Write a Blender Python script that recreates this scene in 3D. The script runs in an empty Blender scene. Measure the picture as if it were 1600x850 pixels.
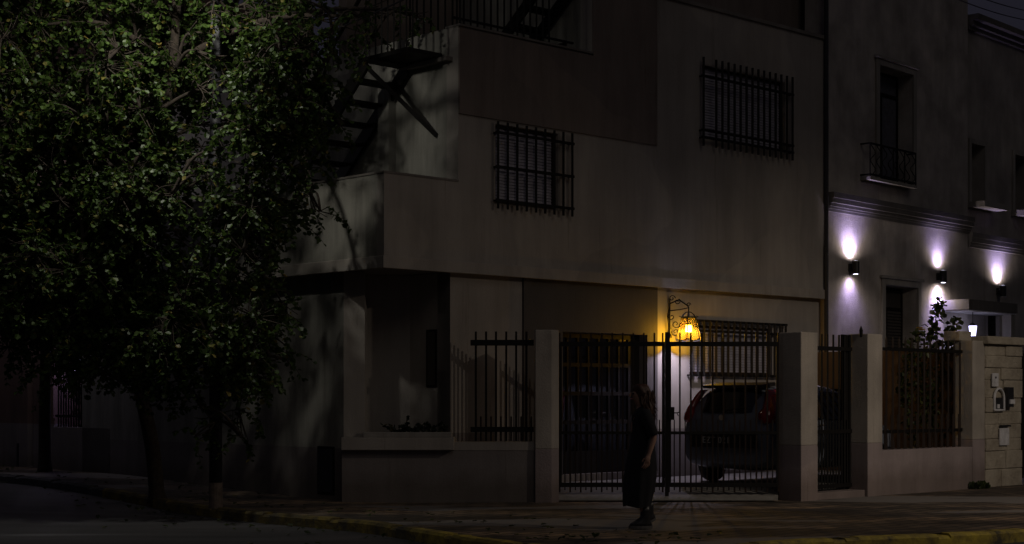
import bpy, bmesh, math, random
from mathutils import Vector, Matrix
random.seed(7)
R = math.radians
SC = bpy.context.scene
COL = SC.collection
# ------------------------------------------------------------------ camera
F, CX, HY, CH = 2500.0, 800.0, 620.0, 1.5
cam = bpy.data.cameras.new('camera'); camo = bpy.data.objects.new('camera', cam); COL.objects.link(camo)
camo.location = (0, 0, CH); camo.rotation_euler = (R(90), 0, 0)
cam.sensor_width = 36; cam.lens = 36 * F / 1600; cam.shift_y = 195 / 1600; cam.clip_end = 5000
SC.camera = camo

# ------------------------------------------------------------------ materials
def _mat(name):
    m = bpy.data.materials.new(name); m.use_nodes = True
    nt = m.node_tree; b = nt.nodes['Principled BSDF']
    return m, nt, b
def tex_coord(nt, scale=(1, 1, 1), rot=(0, 0, 0)):
    tc = nt.nodes.new('ShaderNodeTexCoord'); mp = nt.nodes.new('ShaderNodeMapping')
    mp.inputs['Scale'].default_value = scale; mp.inputs['Rotation'].default_value = rot
    nt.links.new(tc.outputs['Object'], mp.inputs['Vector']); return mp
def ramp(nt, src, stops):
    r = nt.nodes.new('ShaderNodeValToRGB'); nt.links.new(src, r.inputs['Fac'])
    e = r.color_ramp.elements
    e[0].position, e[0].color = stops[0][0], (*stops[0][1], 1)
    e[1].position, e[1].color = stops[-1][0], (*stops[-1][1], 1)
    for p, c in stops[1:-1]:
        k = e.new(p); k.color = (*c, 1)
    return r
def noise(nt, vec, scale, detail=6, rough=.6):
    n = nt.nodes.new('ShaderNodeTexNoise'); n.inputs['Scale'].default_value = scale
    n.inputs['Detail'].default_value = detail; n.inputs['Roughness'].default_value = rough
    nt.links.new(vec.outputs[0], n.inputs['Vector']); return n
def bump(nt, b, h, s, d):
    bp = nt.nodes.new('ShaderNodeBump'); bp.inputs['Strength'].default_value = s; bp.inputs['Distance'].default_value = d
    nt.links.new(h, bp.inputs['Height']); nt.links.new(bp.outputs[0], b.inputs['Normal'])
def plain(name, c, rough=.6, metal=0, spec=.5, var=.25, scale=8, bumps=.0):
    m, nt, b = _mat(name)
    v = tex_coord(nt); n = noise(nt, v, scale)
    lo = tuple(x * (1 - var) for x in c); hi = tuple(min(1, x * (1 + var)) for x in c)
    r = ramp(nt, n.outputs[0], [(.3, lo), (.7, hi)]); nt.links.new(r.outputs[0], b.inputs['Base Color'])
    b.inputs['Roughness'].default_value = rough; b.inputs['Metallic'].default_value = metal
    b.inputs['Specular IOR Level'].default_value = spec
    if bumps: bump(nt, b, n.outputs[0], bumps, .01)
    return m
def stucco(name, c, streak=.35, patch=.25, grain=.4, big=.6):
    m, nt, b = _mat(name)
    v1 = tex_coord(nt, (1, 1, .12)); v2 = tex_coord(nt)
    s = noise(nt, v1, 3.0, 8, .7); p = noise(nt, v2, big, 5, .55); g = noise(nt, v2, 38, 5, .7)
    r1 = ramp(nt, s.outputs[0], [(.32, (1 - streak,) * 3), (.62, (1, 1, 1))])
    r2 = ramp(nt, p.outputs[0], [(.3, tuple(x * (1 - patch) for x in c)), (.7, tuple(x * (1 + patch * .5) for x in c))])
    mx = nt.nodes.new('ShaderNodeMixRGB'); mx.blend_type = 'MULTIPLY'; mx.inputs[0].default_value = 1
    nt.links.new(r2.outputs[0], mx.inputs[1]); nt.links.new(r1.outputs[0], mx.inputs[2])
    tc = nt.nodes.new('ShaderNodeTexCoord'); sp_ = nt.nodes.new('ShaderNodeSeparateXYZ'); nt.links.new(tc.outputs['Object'], sp_.inputs[0])
    ad = nt.nodes.new('ShaderNodeMath'); ad.operation = 'MULTIPLY_ADD'; nt.links.new(noise(nt, v2, 2.2, 6, .7).outputs[0], ad.inputs[0]); ad.inputs[1].default_value = -.45; nt.links.new(sp_.outputs[2], ad.inputs[2])
    gr = ramp(nt, ad.outputs[0], [(0, (.68, .66, .62)), (.28, (1, 1, 1))])
    m2 = nt.nodes.new('ShaderNodeMixRGB'); m2.blend_type = 'MULTIPLY'; m2.inputs[0].default_value = 1
    nt.links.new(mx.outputs[0], m2.inputs[1]); nt.links.new(gr.outputs[0], m2.inputs[2])
    dr_ = noise(nt, tex_coord(nt, (2.2, 2.2, .10)), 2.2, 9, .75); r3 = ramp(nt, dr_.outputs[0], [(.60, (1, 1, 1)), (.72, (.62, .6, .56))])
    r3b = ramp(nt, noise(nt, v2, .38, 2, .4).outputs[0], [(.575, (1, 1, 1)), (.585, (1.13, 1.12, 1.1))])
    m4 = nt.nodes.new('ShaderNodeMixRGB'); m4.blend_type = 'MULTIPLY'; m4.inputs[0].default_value = 1
    nt.links.new(r3.outputs[0], m4.inputs[1]); nt.links.new(r3b.outputs[0], m4.inputs[2]); r3 = m4
    m3 = nt.nodes.new('ShaderNodeMixRGB'); m3.blend_type = 'MULTIPLY'; m3.inputs[0].default_value = 1
    nt.links.new(m2.outputs[0], m3.inputs[1]); nt.links.new(r3.outputs[0], m3.inputs[2])
    nt.links.new(m3.outputs[0], b.inputs['Base Color'])
    b.inputs['Roughness'].default_value = .9; b.inputs['Specular IOR Level'].default_value = .2
    bump(nt, b, g.outputs[0], grain, .012)
    return m
def emit(name, c, s):
    m, nt, b = _mat(name); b.inputs['Base Color'].default_value = (*c, 1)
    b.inputs['Emission Color'].default_value = (*c, 1); b.inputs['Emission Strength'].default_value = s
    return m
M = {}
M['wall'] = stucco('painted_stucco', (.37, .338, .302), .2, .2)
M['wall_low'] = stucco('painted_stucco_dado', (.235, .21, .20), .2, .15)
M['brown'] = stucco('brown_painted_stucco', (.23, .19, .165), .25, .2)
M['side'] = stucco('side_stucco', (.34, .33, .29), .45, .3)
M['old'] = stucco('weathered_stucco', (.46, .42, .385), .2, .35, 1.0, 1.6)
M['old2'] = stucco('weathered_stucco_dark', (.38, .35, .32), .2, .35, 1.0, 1.2)
M['coping'] = stucco('coping_stucco', (.22, .2, .18), .3, .3)
M['trim'] = stucco('stone_trim', (.33, .31, .28), .3, .2)
M['cornice'] = stucco('cornice_stone', (.16, .15, .14), .3, .3)
M['brown2'] = stucco('dark_brown_stucco', (.095, .088, .085), .15, .15)
M['orange'] = stucco('ochre_wall', (.15, .105, .07), .3, .3)
M['redhouse'] = stucco('reddish_stucco', (.2, .135, .115), .3, .3)
M['lilac'] = stucco('pale_mauve_stucco', (.3, .24, .3), .3, .3)
M['pier'] = stucco('pier_stucco', (.44, .40, .35), .22, .2, .8, 2)
M['pier_low'] = stucco('pier_stucco_dado', (.34, .285, .28), .2, .12, .8, 2)
M['iron'] = plain('painted_iron', (.007, .006, .005), .6, 0, .25)
M['ironbrown'] = plain('rusty_brown_iron', (.018, .009, .005), .6, 0, .3)
M['dark'] = plain('dark_void', (.008, .008, .008), .8)
M['slat'] = plain('shutter_slats', (.42, .40, .46), .6)
M['slatdark'] = plain('dark_shutter_slats', (.045, .04, .035), .6)
M['curtain'] = plain('curtain_cloth', (.1, .1, .12), .9)
M['pink'] = plain('pink_curtain', (.55, .2, .22), .9)
M['wood'] = plain('dark_wood', (.008, .006, .005), .7, 0, .15)
M['plastic'] = plain('dark_plastic', (.02, .02, .022), .45)
M['white'] = plain('white_plastic', (.6, .6, .62), .5)
M['concrete'] = plain('concrete', (.22, .21, .19), .9, scale=5, bumps=.4)
M['pole'] = plain('grey_pole', (.022, .022, .027), .6)
M['whitewash'] = plain('worn_whitewash', (.13, .10, .08), .9, var=.4, scale=12)
M['earth'] = plain('planter_soil', (.03, .022, .015), 1)
M['lampmetal'] = plain('black_lamp_metal', (.012, .012, .012), .4)
M['zinc'] = plain('zinc_rim', (.5, .5, .5), .3, .8)
M['bulb'] = emit('lit_bulb', (.75, .72, 1.0), 60)
M['ledface'] = emit('led_face', (.8, .78, 1.0), 6)
M['lantern_white'] = emit('lit_opal_glass', (.62, .6, 1.0), 3.0)
M['tinyled'] = emit('small_led', (.5, .45, 1.0), 1.2)
M['skin'] = plain('skin', (.36, .21, .15), .55, var=.08)
M['hair'] = plain('auburn_hair', (.055, .022, .012), .55, var=.5, scale=40, bumps=.6)
M['dress'] = plain('black_dress', (.007, .007, .010), .9, var=.3, scale=6)
M['boot'] = plain('black_boot', (.018, .017, .017), .4)
M['sole'] = plain('grey_sole', (.09, .085, .08), .7)
M['pale'] = plain('pale_cloth', (.4, .38, .38), .8)
M['eye'] = plain('dark_eye', (.01, .01, .01), .2)
M['carpaint'] = plain('silver_grey_car_paint', (.20, .225, .275), .2, .2, .6, var=.05)
M['cartrim'] = plain('black_car_trim', (.012, .012, .013), .5)
M['rubber'] = plain('tyre_rubber', (.015, .015, .015), .8)
M['rim'] = plain('alloy_rim', (.35, .35, .36), .3, .8)
M['chrome'] = plain('chrome', (.7, .7, .72), .12, 1)
M['platebk'] = plain('plate_black', (.01, .01, .01), .5)
M['platetx'] = plain('plate_white', (.5, .5, .48), .6)
def glass(name, c, rough=.06):
    m, nt, b = _mat(name); b.inputs['Base Color'].default_value = (*c, 1)
    b.inputs['Roughness'].default_value = rough; b.inputs['Specular IOR Level'].default_value = .6
    b.inputs['IOR'].default_value = 1.6
    return m
M['glass'] = glass('dark_window_glass', (.006, .006, .007))
M['carglass'] = glass('tinted_car_glass', (.010, .010, .012), .04)
m, nt, b = _mat('red_lamp_lens'); b.inputs['Base Color'].default_value = (.28, .008, .006, 1); b.inputs['Roughness'].default_value = .12
b.inputs['Coat Weight'].default_value = 1; M['redlens'] = m
# amber lantern glass : lets light through, tinted
m, nt, b = _mat('amber_lantern_glass')
nt.nodes.remove(b); out = nt.nodes['Material Output']
tr = nt.nodes.new('ShaderNodeBsdfTransparent'); tl = nt.nodes.new('ShaderNodeBsdfTranslucent'); mx = nt.nodes.new('ShaderNodeMixShader')
v = tex_coord(nt); n = noise(nt, v, 14)
r = ramp(nt, n.outputs[0], [(.3, (.9, .45, .008)), (.7, (1, .62, .03))])
nt.links.new(r.outputs[0], tr.inputs[0]); tl.inputs[0].default_value = (.30, .145, .006, 1); mx.inputs[0].default_value = .22
nt.links.new(tr.outputs[0], mx.inputs[1]); nt.links.new(tl.outputs[0], mx.inputs[2]); nt.links.new(mx.outputs[0], out.inputs[0]); M['amber'] = m
# leaves
def leafmat(name, a, b_, c, hue=1.0):
    m, nt, b = _mat(name); oi = nt.nodes.new('ShaderNodeNewGeometry')
    r = ramp(nt, oi.outputs['Random Per Island'], [(0, a), (.5, b_), (.93, c), (1, (.26, .2, .05))])
    nt.links.new(r.outputs[0], b.inputs['Base Color']); b.inputs['Roughness'].default_value = .48
    b.inputs['Specular IOR Level'].default_value = .5
    out = nt.nodes['Material Output']
    tl = nt.nodes.new('ShaderNodeBsdfTranslucent'); nt.links.new(r.outputs[0], tl.inputs[0])
    mx = nt.nodes.new('ShaderNodeMixShader'); mx.inputs[0].default_value = .35
    nt.links.new(b.outputs[0], mx.inputs[1]); nt.links.new(tl.outputs[0], mx.inputs[2]); nt.links.new(mx.outputs[0], out.inputs[0])
    return m
M['leaf'] = leafmat('tree_leaves', (.026, .050, .011), (.052, .095, .016), (.088, .145, .028))
M['leaf2'] = leafmat('shrub_leaves', (.02, .03, .01), (.04, .06, .015), (.08, .09, .02))
M['hedge'] = leafmat('hedge_leaves', (.012, .02, .012), (.02, .03, .018), (.03, .04, .025))
M['petal'] = plain('yellow_petals', (.75, .55, .06), .7)
M['bark'] = plain('bark', (.04, .03, .022), .95, var=.5, scale=16, bumps=.9)
# ground materials
def ground_mats():
    m, nt, b = _mat('asphalt')
    v = tex_coord(nt); v2 = tex_coord(nt, (.25, 1.6, 1))
    a = noise(nt, v, 70, 4); s = noise(nt, v2, .9, 5)
    r = ramp(nt, s.outputs[0], [(.35, (.03, .029, .03)), (.6, (.06, .058, .06)), (.72, (.15, .15, .16))])
    nt.links.new(r.outputs[0], b.inputs['Base Color']); b.inputs['Roughness'].default_value = .6
    bump(nt, b, a.outputs[0], .6, .01); M['asphalt'] = m
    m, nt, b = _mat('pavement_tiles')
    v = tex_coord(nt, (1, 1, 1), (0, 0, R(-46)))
    br = nt.nodes.new('ShaderNodeTexBrick'); br.inputs['Scale'].default_value = 1.0
    br.inputs['Brick Width'].default_value = .4; br.inputs['Row Height'].default_value = .2; br.inputs['Mortar Size'].default_value = .022
    br.inputs['Color1'].default_value = (.17, .125, .085, 1); br.inputs['Color2'].default_value = (.075, .058, .042, 1); br.inputs['Mortar'].default_value = (.03, .025, .02, 1)
    nt.links.new(v.outputs[0], br.inputs['Vector'])
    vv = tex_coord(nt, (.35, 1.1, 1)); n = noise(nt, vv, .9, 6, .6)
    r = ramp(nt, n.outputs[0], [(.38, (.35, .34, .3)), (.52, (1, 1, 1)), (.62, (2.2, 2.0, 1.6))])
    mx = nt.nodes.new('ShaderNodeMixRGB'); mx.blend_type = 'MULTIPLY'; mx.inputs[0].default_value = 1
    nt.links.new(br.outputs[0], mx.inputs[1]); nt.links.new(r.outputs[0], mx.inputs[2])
    # concrete patches
    n2 = noise(nt, vv, .45, 3); r2 = ramp(nt, n2.outputs[0], [(.54, (0, 0, 0)), (.56, (1, 1, 1))])
    mx2 = nt.nodes.new('ShaderNodeMixRGB'); nt.links.new(r2.outputs[0], mx2.inputs[0]); nt.links.new(mx.outputs[0], mx2.inputs[1])
    mx2.inputs[2].default_value = (.17, .155, .14, 1)
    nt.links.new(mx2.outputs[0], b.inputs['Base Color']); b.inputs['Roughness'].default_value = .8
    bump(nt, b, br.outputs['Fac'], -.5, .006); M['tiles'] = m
    m, nt, b = _mat('yellow_kerb_paint')
    v = tex_coord(nt); n = noise(nt, v, 3.5, 8, .7)
    r = ramp(nt, n.outputs[0], [(.36, (.07, .06, .035)), (.47, (.26, .2, .04)), (.66, (.55, .43, .05))])
    nt.links.new(r.outputs[0], b.inputs['Base Color']); b.inputs['Roughness'].default_value = .8; bump(nt, b, n.outputs[0], .7, .03); M['kerb'] = m
    m, nt, b = _mat('dull_yellow_kerb_paint')
    v = tex_coord(nt); n = noise(nt, v, 3.0, 8, .75)
    r = ramp(nt, n.outputs[0], [(.40, (.06, .052, .035)), (.52, (.13, .10, .03)), (.68, (.27, .2, .03))])
    nt.links.new(r.outputs[0], b.inputs['Base Color']); b.inputs['Roughness'].default_value = .9; bump(nt, b, n.outputs[0], .9, .04); M['kerbdull'] = m  # patchy yellow, darker and less saturated, for the left stretch
    m, nt, b = _mat('plain_kerb_stone')
    v = tex_coord(nt); n = noise(nt, v, 3.5, 8, .7)
    r = ramp(nt, n.outputs[0], [(.33, (.05, .05, .05)), (.65, (.12, .115, .11))])
    nt.links.new(r.outputs[0], b.inputs['Base Color']); b.inputs['Roughness'].default_value = .9; M['kerbplain'] = m
    m, nt, b = _mat('split_stone_blocks')
    v = tex_coord(nt); n = noise(nt, v, 9, 8, .7); n2 = noise(nt, v, 2.5, 4)
    r = ramp(nt, n2.outputs[0], [(.3, (.3, .26, .2)), (.7, (.5, .45, .36))])
    nt.links.new(r.outputs[0], b.inputs['Base Color']); b.inputs['Roughness'].default_value = .95; bump(nt, b, n.outputs[0], 1, .05); M['stone'] = m
ground_mats()

# ------------------------------------------------------------------ mesh builder
class MB:
    def __init__(s): s.v = []; s.f = []; s.m = []
    def face(s, pts, mi=0):
        k = len(s.v); s.v += [tuple(p) for p in pts]; s.f.append(tuple(range(k, k + len(pts)))); s.m.append(mi)
    def hexa(s, p, mi=0):
        k = len(s.v); s.v += [tuple(q) for q in p]
        for f in ((0, 1, 2, 3), (4, 7, 6, 5), (0, 4, 5, 1), (1, 5, 6, 2), (2, 6, 7, 3), (3, 7, 4, 0)):
            s.f.append(tuple(k + i for i in f)); s.m.append(mi)
    def box(s, Fm, a0, a1, d0, d1, z0, z1, mi=0):
        P = lambda a, d, z: Fm.p(a, d, z)
        s.hexa([P(a0, d0, z0), P(a1, d0, z0), P(a1, d1, z0), P(a0, d1, z0), P(a0, d0, z1), P(a1, d0, z1), P(a1, d1, z1), P(a0, d1, z1)], mi)
    def prism(s, poly, z0, z1, mi=0):
        n = len(poly); k = len(s.v)
        s.v += [(x, y, z0) for x, y in poly] + [(x, y, z1) for x, y in poly]
        s.f.append(tuple(range(k, k + n))[::-1]); s.f.append(tuple(range(k + n, k + 2 * n))); s.m += [mi, mi]
        for i in range(n):
            j = (i + 1) % n; s.f.append((k + i, k + j, k + n + j, k + n + i)); s.m.append(mi)
    def tube(s, pts, r, seg=8, mi=0, cap=True):
        pts = [Vector(p) for p in pts]; n = len(pts)
        rs = r if isinstance(r, (list, tuple)) else [r] * n
        k = len(s.v)
        ref = None
        for i, p in enumerate(pts):
            d = (pts[min(i + 1, n - 1)] - pts[max(i - 1, 0)]).normalized()
            if ref is None:
                ref = Vector((0, 0, 1)) if abs(d.z) < .9 else Vector((1, 0, 0))
            x = d.cross(ref)
            if x.length < 1e-5: x = d.cross(Vector((0, 1, .3)))
            x.normalize(); y = d.cross(x).normalized(); ref = -d.cross(x) if False else x.cross(d)
            for q in range(seg):
                a = 2 * math.pi * q / seg
                s.v.append(tuple(p + (x * math.cos(a) + y * math.sin(a)) * rs[i]))
        for i in range(n - 1):
            for q in range(seg):
                w = (q + 1) % seg
                s.f.append((k + i * seg + q, k + i * seg + w, k + (i + 1) * seg + w, k + (i + 1) * seg + q)); s.m.append(mi)
        if cap:
            s.f.append(tuple(k + q for q in range(seg))[::-1]); s.m.append(mi)
            s.f.append(tuple(k + (n - 1) * seg + q for q in range(seg))); s.m.append(mi)
    def bar(s, p, q, w, h=None, mi=0):     # rectangular bar
        p = Vector(p); q = Vector(q); h = h or w; d = (q - p).normalized()
        up = Vector((0, 0, 1)) if abs(d.z) < .95 else Vector((1, 0, 0))
        x = d.cross(up).normalized() * w / 2; y = x.cross(d).normalized() * h / 2
        s.hexa([p - x - y, p + x - y, p + x + y, p - x + y, q - x - y, q + x - y, q + x + y, q - x + y], mi)
    def rings(s, rings, mi=0, cap=True, closed=True):
        k = len(s.v); n = len(rings[0])
        for r in rings: s.v += [tuple(p) for p in r]
        for i in range(len(rings) - 1):
            for q in range(n if closed else n - 1):
                w = (q + 1) % n
                s.f.append((k + i * n + q, k + i * n + w, k + (i + 1) * n + w, k + (i + 1) * n + q)); s.m.append(mi)
        if cap:
            s.f.append(tuple(k + q for q in range(n))[::-1]); s.m.append(mi)
            s.f.append(tuple(k + (len(rings) - 1) * n + q for q in range(n))); s.m.append(mi)
    def ball(s, c, r, mi=0, seg=12, rg=8):
        if not isinstance(r, (tuple, list)): r = (r, r, r)
        rr = []
        for i in range(rg + 1):
            a = math.pi * (.02 + .96 * i / rg) - math.pi / 2
            rr.append([(c[0] + r[0] * math.cos(a) * math.cos(2 * math.pi * q / seg), c[1] + r[1] * math.cos(a) * math.sin(2 * math.pi * q / seg), c[2] + r[2] * math.sin(a)) for q in range(seg)])
        s.rings(rr, mi)
    def wall(s, Fm, a0, a1, z0, z1, d0, d1, holes=(), cuts_a=(), cuts_z=(), matf=None):
        A = sorted(set([a0, a1] + [h[i] for h in holes for i in (0, 1)] + list(cuts_a)))
        Z = sorted(set([z0, z1] + [h[i] for h in holes for i in (2, 3)] + list(cuts_z)))
        A = [a for a in A if a0 - 1e-6 <= a <= a1 + 1e-6]; Z = [z for z in Z if z0 - 1e-6 <= z <= z1 + 1e-6]
        def solid(i, j):
            if i < 0 or j < 0 or i >= len(A) - 1 or j >= len(Z) - 1: return False
            a = (A[i] + A[i + 1]) / 2; z = (Z[j] + Z[j + 1]) / 2
            return not any(h[0] < a < h[1] and h[2] < z < h[3] for h in holes)
        P = Fm.p
        for i in range(len(A) - 1):
            for j in range(len(Z) - 1):
                if not solid(i, j): continue
                x0, x1, y0, y1 = A[i], A[i + 1], Z[j], Z[j + 1]
                mi = matf((x0 + x1) / 2, (y0 + y1) / 2) if matf else 0
                s.face([P(x0, d1, y0), P(x1, d1, y0), P(x1, d1, y1), P(x0, d1, y1)], mi)
                s.face([P(x0, d0, y0), P(x0, d0, y1), P(x1, d0, y1), P(x1, d0, y0)], mi)
                if not solid(i - 1, j): s.face([P(x0, d0, y0), P(x0, d1, y0), P(x0, d1, y1), P(x0, d0, y1)], mi)
                if not solid(i + 1, j): s.face([P(x1, d0, y0), P(x1, d0, y1), P(x1, d1, y1), P(x1, d1, y0)], mi)
                if not solid(i, j - 1): s.face([P(x0, d0, y0), P(x1, d0, y0), P(x1, d1, y0), P(x0, d1, y0)], mi)
                if not solid(i, j + 1): s.face([P(x0, d0, y1), P(x0, d1, y1), P(x1, d1, y1), P(x1, d0, y1)], mi)
    def build(s, name, mats, parent=None, bevel=0, smooth=False, merge=False, label=None):
        me = bpy.data.meshes.new(name); me.from_pydata(s.v, [], s.f)
        for k in (mats if isinstance(mats, (list, tuple)) else [mats]): me.materials.append(M[k])
        me.polygons.foreach_set('material_index', s.m)
        bm = bmesh.new(); bm.from_mesh(me)
        if merge: bmesh.ops.remove_doubles(bm, verts=bm.verts, dist=1e-4)
        if len(bm.faces) < 60000: bmesh.ops.recalc_face_normals(bm, faces=bm.faces)
        bm.to_mesh(me); bm.free()
        if smooth: me.polygons.foreach_set('use_smooth', [True] * len(me.polygons))
        o = bpy.data.objects.new(name, me); COL.objects.link(o)
        if parent: o.parent = parent
        if bevel:
            md = o.modifiers.new('bevel', 'BEVEL'); md.width = bevel; md.segments = 2; md.limit_method = 'ANGLE'
        if label: o['label'] = label
        return o
class Frame:       # a = along, d = outward
    def __init__(s, O, ang, flip=False):
        s.O = O; s.u = (math.sin(ang), math.cos(ang)); s.n = (math.cos(ang), -math.sin(ang)) if not flip else (-math.cos(ang), math.sin(ang))
    def xy(s, a, d): return (s.O[0] + s.u[0] * a + s.n[0] * d, s.O[1] + s.u[1] * a + s.n[1] * d)
    def p(s, a, d, z): x, y = s.xy(a, d); return (x, y, z)
    def apx(s, x, d=0):
        k = (x - CX) / F
        return (k * (s.O[1] + s.n[1] * d) - s.O[0] - s.n[0] * d) / (s.u[0] - k * s.u[1])
    def zpx(s, x, y, d=0):
        a = s.apx(x, d); return CH + (HY - y) * s.xy(a, d)[1] / F
def root(name, loc, label, cat, group=None):
    o = bpy.data.objects.new(name, None); o.location = loc; o.empty_display_size = .3; COL.objects.link(o)
    o['label'] = label; o['category'] = cat
    if group: o['group'] = group
    return o
def tag(o, label, cat, group=None):
    o['label'] = label; o['category'] = cat
    if group: o['group'] = group
    return o
def adopt(r):     # keep world placement of children built in world coordinates
    bpy.context.view_layer.update()
    for c in r.children:
        c.matrix_parent_inverse = r.matrix_world.inverted()

TH = R(46.5)
P2 = (4.14, 22.9); D = 3.4
nn = (math.cos(TH), -math.sin(TH))
FR = Frame((P2[0] - nn[0] * D, P2[1] - nn[1] * D), TH)
W = Frame((0, 0), R(90))            # a = X, d = -Y  (front faces camera)
LX, LZ = (537 - CX) / F * 22.95, 22.95
FL = Frame((LX, LZ), R(-43.5), flip=True)   # along = back-left, outward = towards front-left
FA = Frame(FR.xy(FR.apx(1291), 0), R(42))

# ------------------------------------------------------------------ ground
def hgt(x, y):
    s = (x - LX) * FL.u[0] + (y - LZ) * FL.u[1]
    k = max(0, min(1, s / 7.0)); return .17 * k * k * (3 - 2 * k)
def growth(c, step, n, g):
    out = [0]; d = step
    for i in range(n):
        out.append(out[-1] + d); d *= g if i > n * .6 else 1.02
    return [c - q for q in out[:0:-1]] + [c + q for q in out]
xs = growth(-2, .5, 60, 1.4); ys = growth(22, .5, 60, 1.4)
mb = MB()
for y in ys:
    for x in xs: mb.v.append((x, y, -.13 + hgt(x, y)))
nx = len(xs)
for j in range(len(ys) - 1):
    for i in range(nx - 1):
        mb.f.append((j * nx + i, j * nx + i + 1, (j + 1) * nx + i + 1, (j + 1) * nx + i)); mb.m.append(0)
o = mb.build('road', 'asphalt', smooth=True); o['kind'] = 'structure'

kerb_pts = [(-24, 43.5), (-13.5, 32.4), (-9.0, 27.6), (-6.3, 24.5), (-4.6, 22.3), (-3.3, 20.7), (-1.9, 19.3), (-.95, 17.8), (-.3, 16.7), (.5, 15.8), (1.6, 15.6), (2.6, 16.35), (3.6, 16.95), (4.8, 17.45), (6.2, 18.3), (9, 20.6), (14, 25.3), (26, 37)]
def smooth_path(p, n=8):
    out = []
    for i in range(len(p) - 1):
        p0 = p[max(i - 1, 0)]; p1 = p[i]; p2 = p[i + 1]; p3 = p[min(i + 2, len(p) - 1)]
        for k in range(n):
            t = k / n
            out.append(tuple(.5 * (2 * b + (c - a) * t + (2 * a - 5 * b + 4 * c - d) * t * t + (3 * b - a - 3 * c + d) * t ** 3) for a, b, c, d in zip(p0, p1, p2, p3)))
    out.append(p[-1]); return out
KP = smooth_path(kerb_pts)
def offset(P, w):
    out = []
    for i in range(len(P)):
        a = Vector(P[max(i - 1, 0)]); b = Vector(P[min(i + 1, len(P) - 1)]); d = (b - a).normalized()
        out.append((P[i][0] - d.y * w, P[i][1] + d.x * w))
    return out
KI = offset(KP, .17)
back = [FL.xy(26, -.5), FL.xy(10, -.5), FL.xy(0, -.4), (-.5, 23.2), (4.0, 23.2), FR.xy(6, D - .3), FR.xy(28, D - .3)]
def resample(P, n):
    L = [0]
    for i in range(1, len(P)): L.append(L[-1] + (Vector(P[i]) - Vector(P[i - 1])).length)
    out = []
    for k in range(n):
        t = L[-1] * k / (n - 1); i = 0
        while i < len(P) - 2 and L[i + 1] < t: i += 1
        q = (t - L[i]) / (L[i + 1] - L[i]); out.append(tuple(a + (b - a) * q for a, b in zip(P[i], P[i + 1])))
    return out
N = 260
def nearest_back(KI):
    bk = resample(back, 1500); j = 0; out = []
    # monotone matching by distance along
    for p in KI:
        best = min(range(j, min(len(bk), j + 260)), key=lambda q: (bk[q][0] - p[0]) ** 2 + (bk[q][1] - p[1]) ** 2)
        j = best; out.append(bk[best])
    return out
KR = resample(KI, N); BK = nearest_back(KR)
mb = MB(); Mx = 12
for i in range(N):
    for j in range(Mx + 1):
        t = j / Mx; x = KR[i][0] + (BK[i][0] - KR[i][0]) * t; y = KR[i][1] + (BK[i][1] - KR[i][1]) * t
        mb.v.append((x, y, hgt(x, y) + .012 * math.sin(x * 1.7 + y) * math.sin(y * 1.3) * math.sin(math.pi * t)))
for i in range(N - 1):
    for j in range(Mx):
        k = i * (Mx + 1) + j; mb.f.append((k, k + Mx + 1, k + Mx + 2, k + 1)); mb.m.append(0)
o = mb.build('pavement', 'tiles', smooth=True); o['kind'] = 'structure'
# kerb
mb = MB(); KPr = resample(KP, 420); KIr = offset(KPr, .17)
random.seed(3)
for i in range(len(KPr) - 1):
    a, b, c, d = KPr[i], KPr[i + 1], KIr[i + 1], KIr[i]
    joint = (i % 8 == 7); s = (a[0] + 6.0); mi = 0 if (-1.2 < a[0]) else 2 if (-6.35 < a[0]) else 1
    top = .006 + (random.uniform(-.004, .004) if not joint else -.02)
    z = [hgt(*q) for q in (a, b, c, d)]
    e = .03
    mb.hexa([(a[0], a[1], z[0] - .2), (b[0], b[1], z[1] - .2), (c[0], c[1], z[2] - .2), (d[0], d[1], z[3] - .2),
             (a[0], a[1], z[0] + top - e), (b[0], b[1], z[1] + top - e), (c[0], c[1], z[2] + top), (d[0], d[1], z[3] + top)], mi)
    m1 = [a[0] + (d[0] - a[0]) * .2, a[1] + (d[1] - a[1]) * .2]; m2 = [b[0] + (c[0] - b[0]) * .2, b[1] + (c[1] - b[1]) * .2]
    mb.hexa([(a[0], a[1], z[0] + top - e), (b[0], b[1], z[1] + top - e), (c[0], c[1], z[2] + top - .001), (d[0], d[1], z[3] + top - .001),
             (m1[0], m1[1], z[0] + top), (m2[0], m2[1], z[1] + top), (c[0], c[1], z[2] + top + .001), (d[0], d[1], z[3] + top + .001)], mi)
o = mb.build('kerb', ['kerb', 'kerbplain', 'kerbdull']); o['kind'] = 'structure'

# yard floor behind the fence
YF = .19
mb = MB()
mb.prism([(.25, 23.75), (4.0, 23.75), FR.xy(.35, D - .42), FR.xy(5.1, D - .42), FR.xy(5.1, -.1), FR.xy(-3.3, -.1)], -.1, YF)
mb.v += [(.62, 22.85, .02), (3.8, 22.85, .02), (3.95, 23.76, YF + .003), (.3, 23.76, YF + .003)]; k = len(mb.v) - 4; mb.f.append((k, k + 1, k + 2, k + 3)); mb.m.append(0)
o = mb.build('driveway', 'concrete'); o['kind'] = 'structure'

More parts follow.
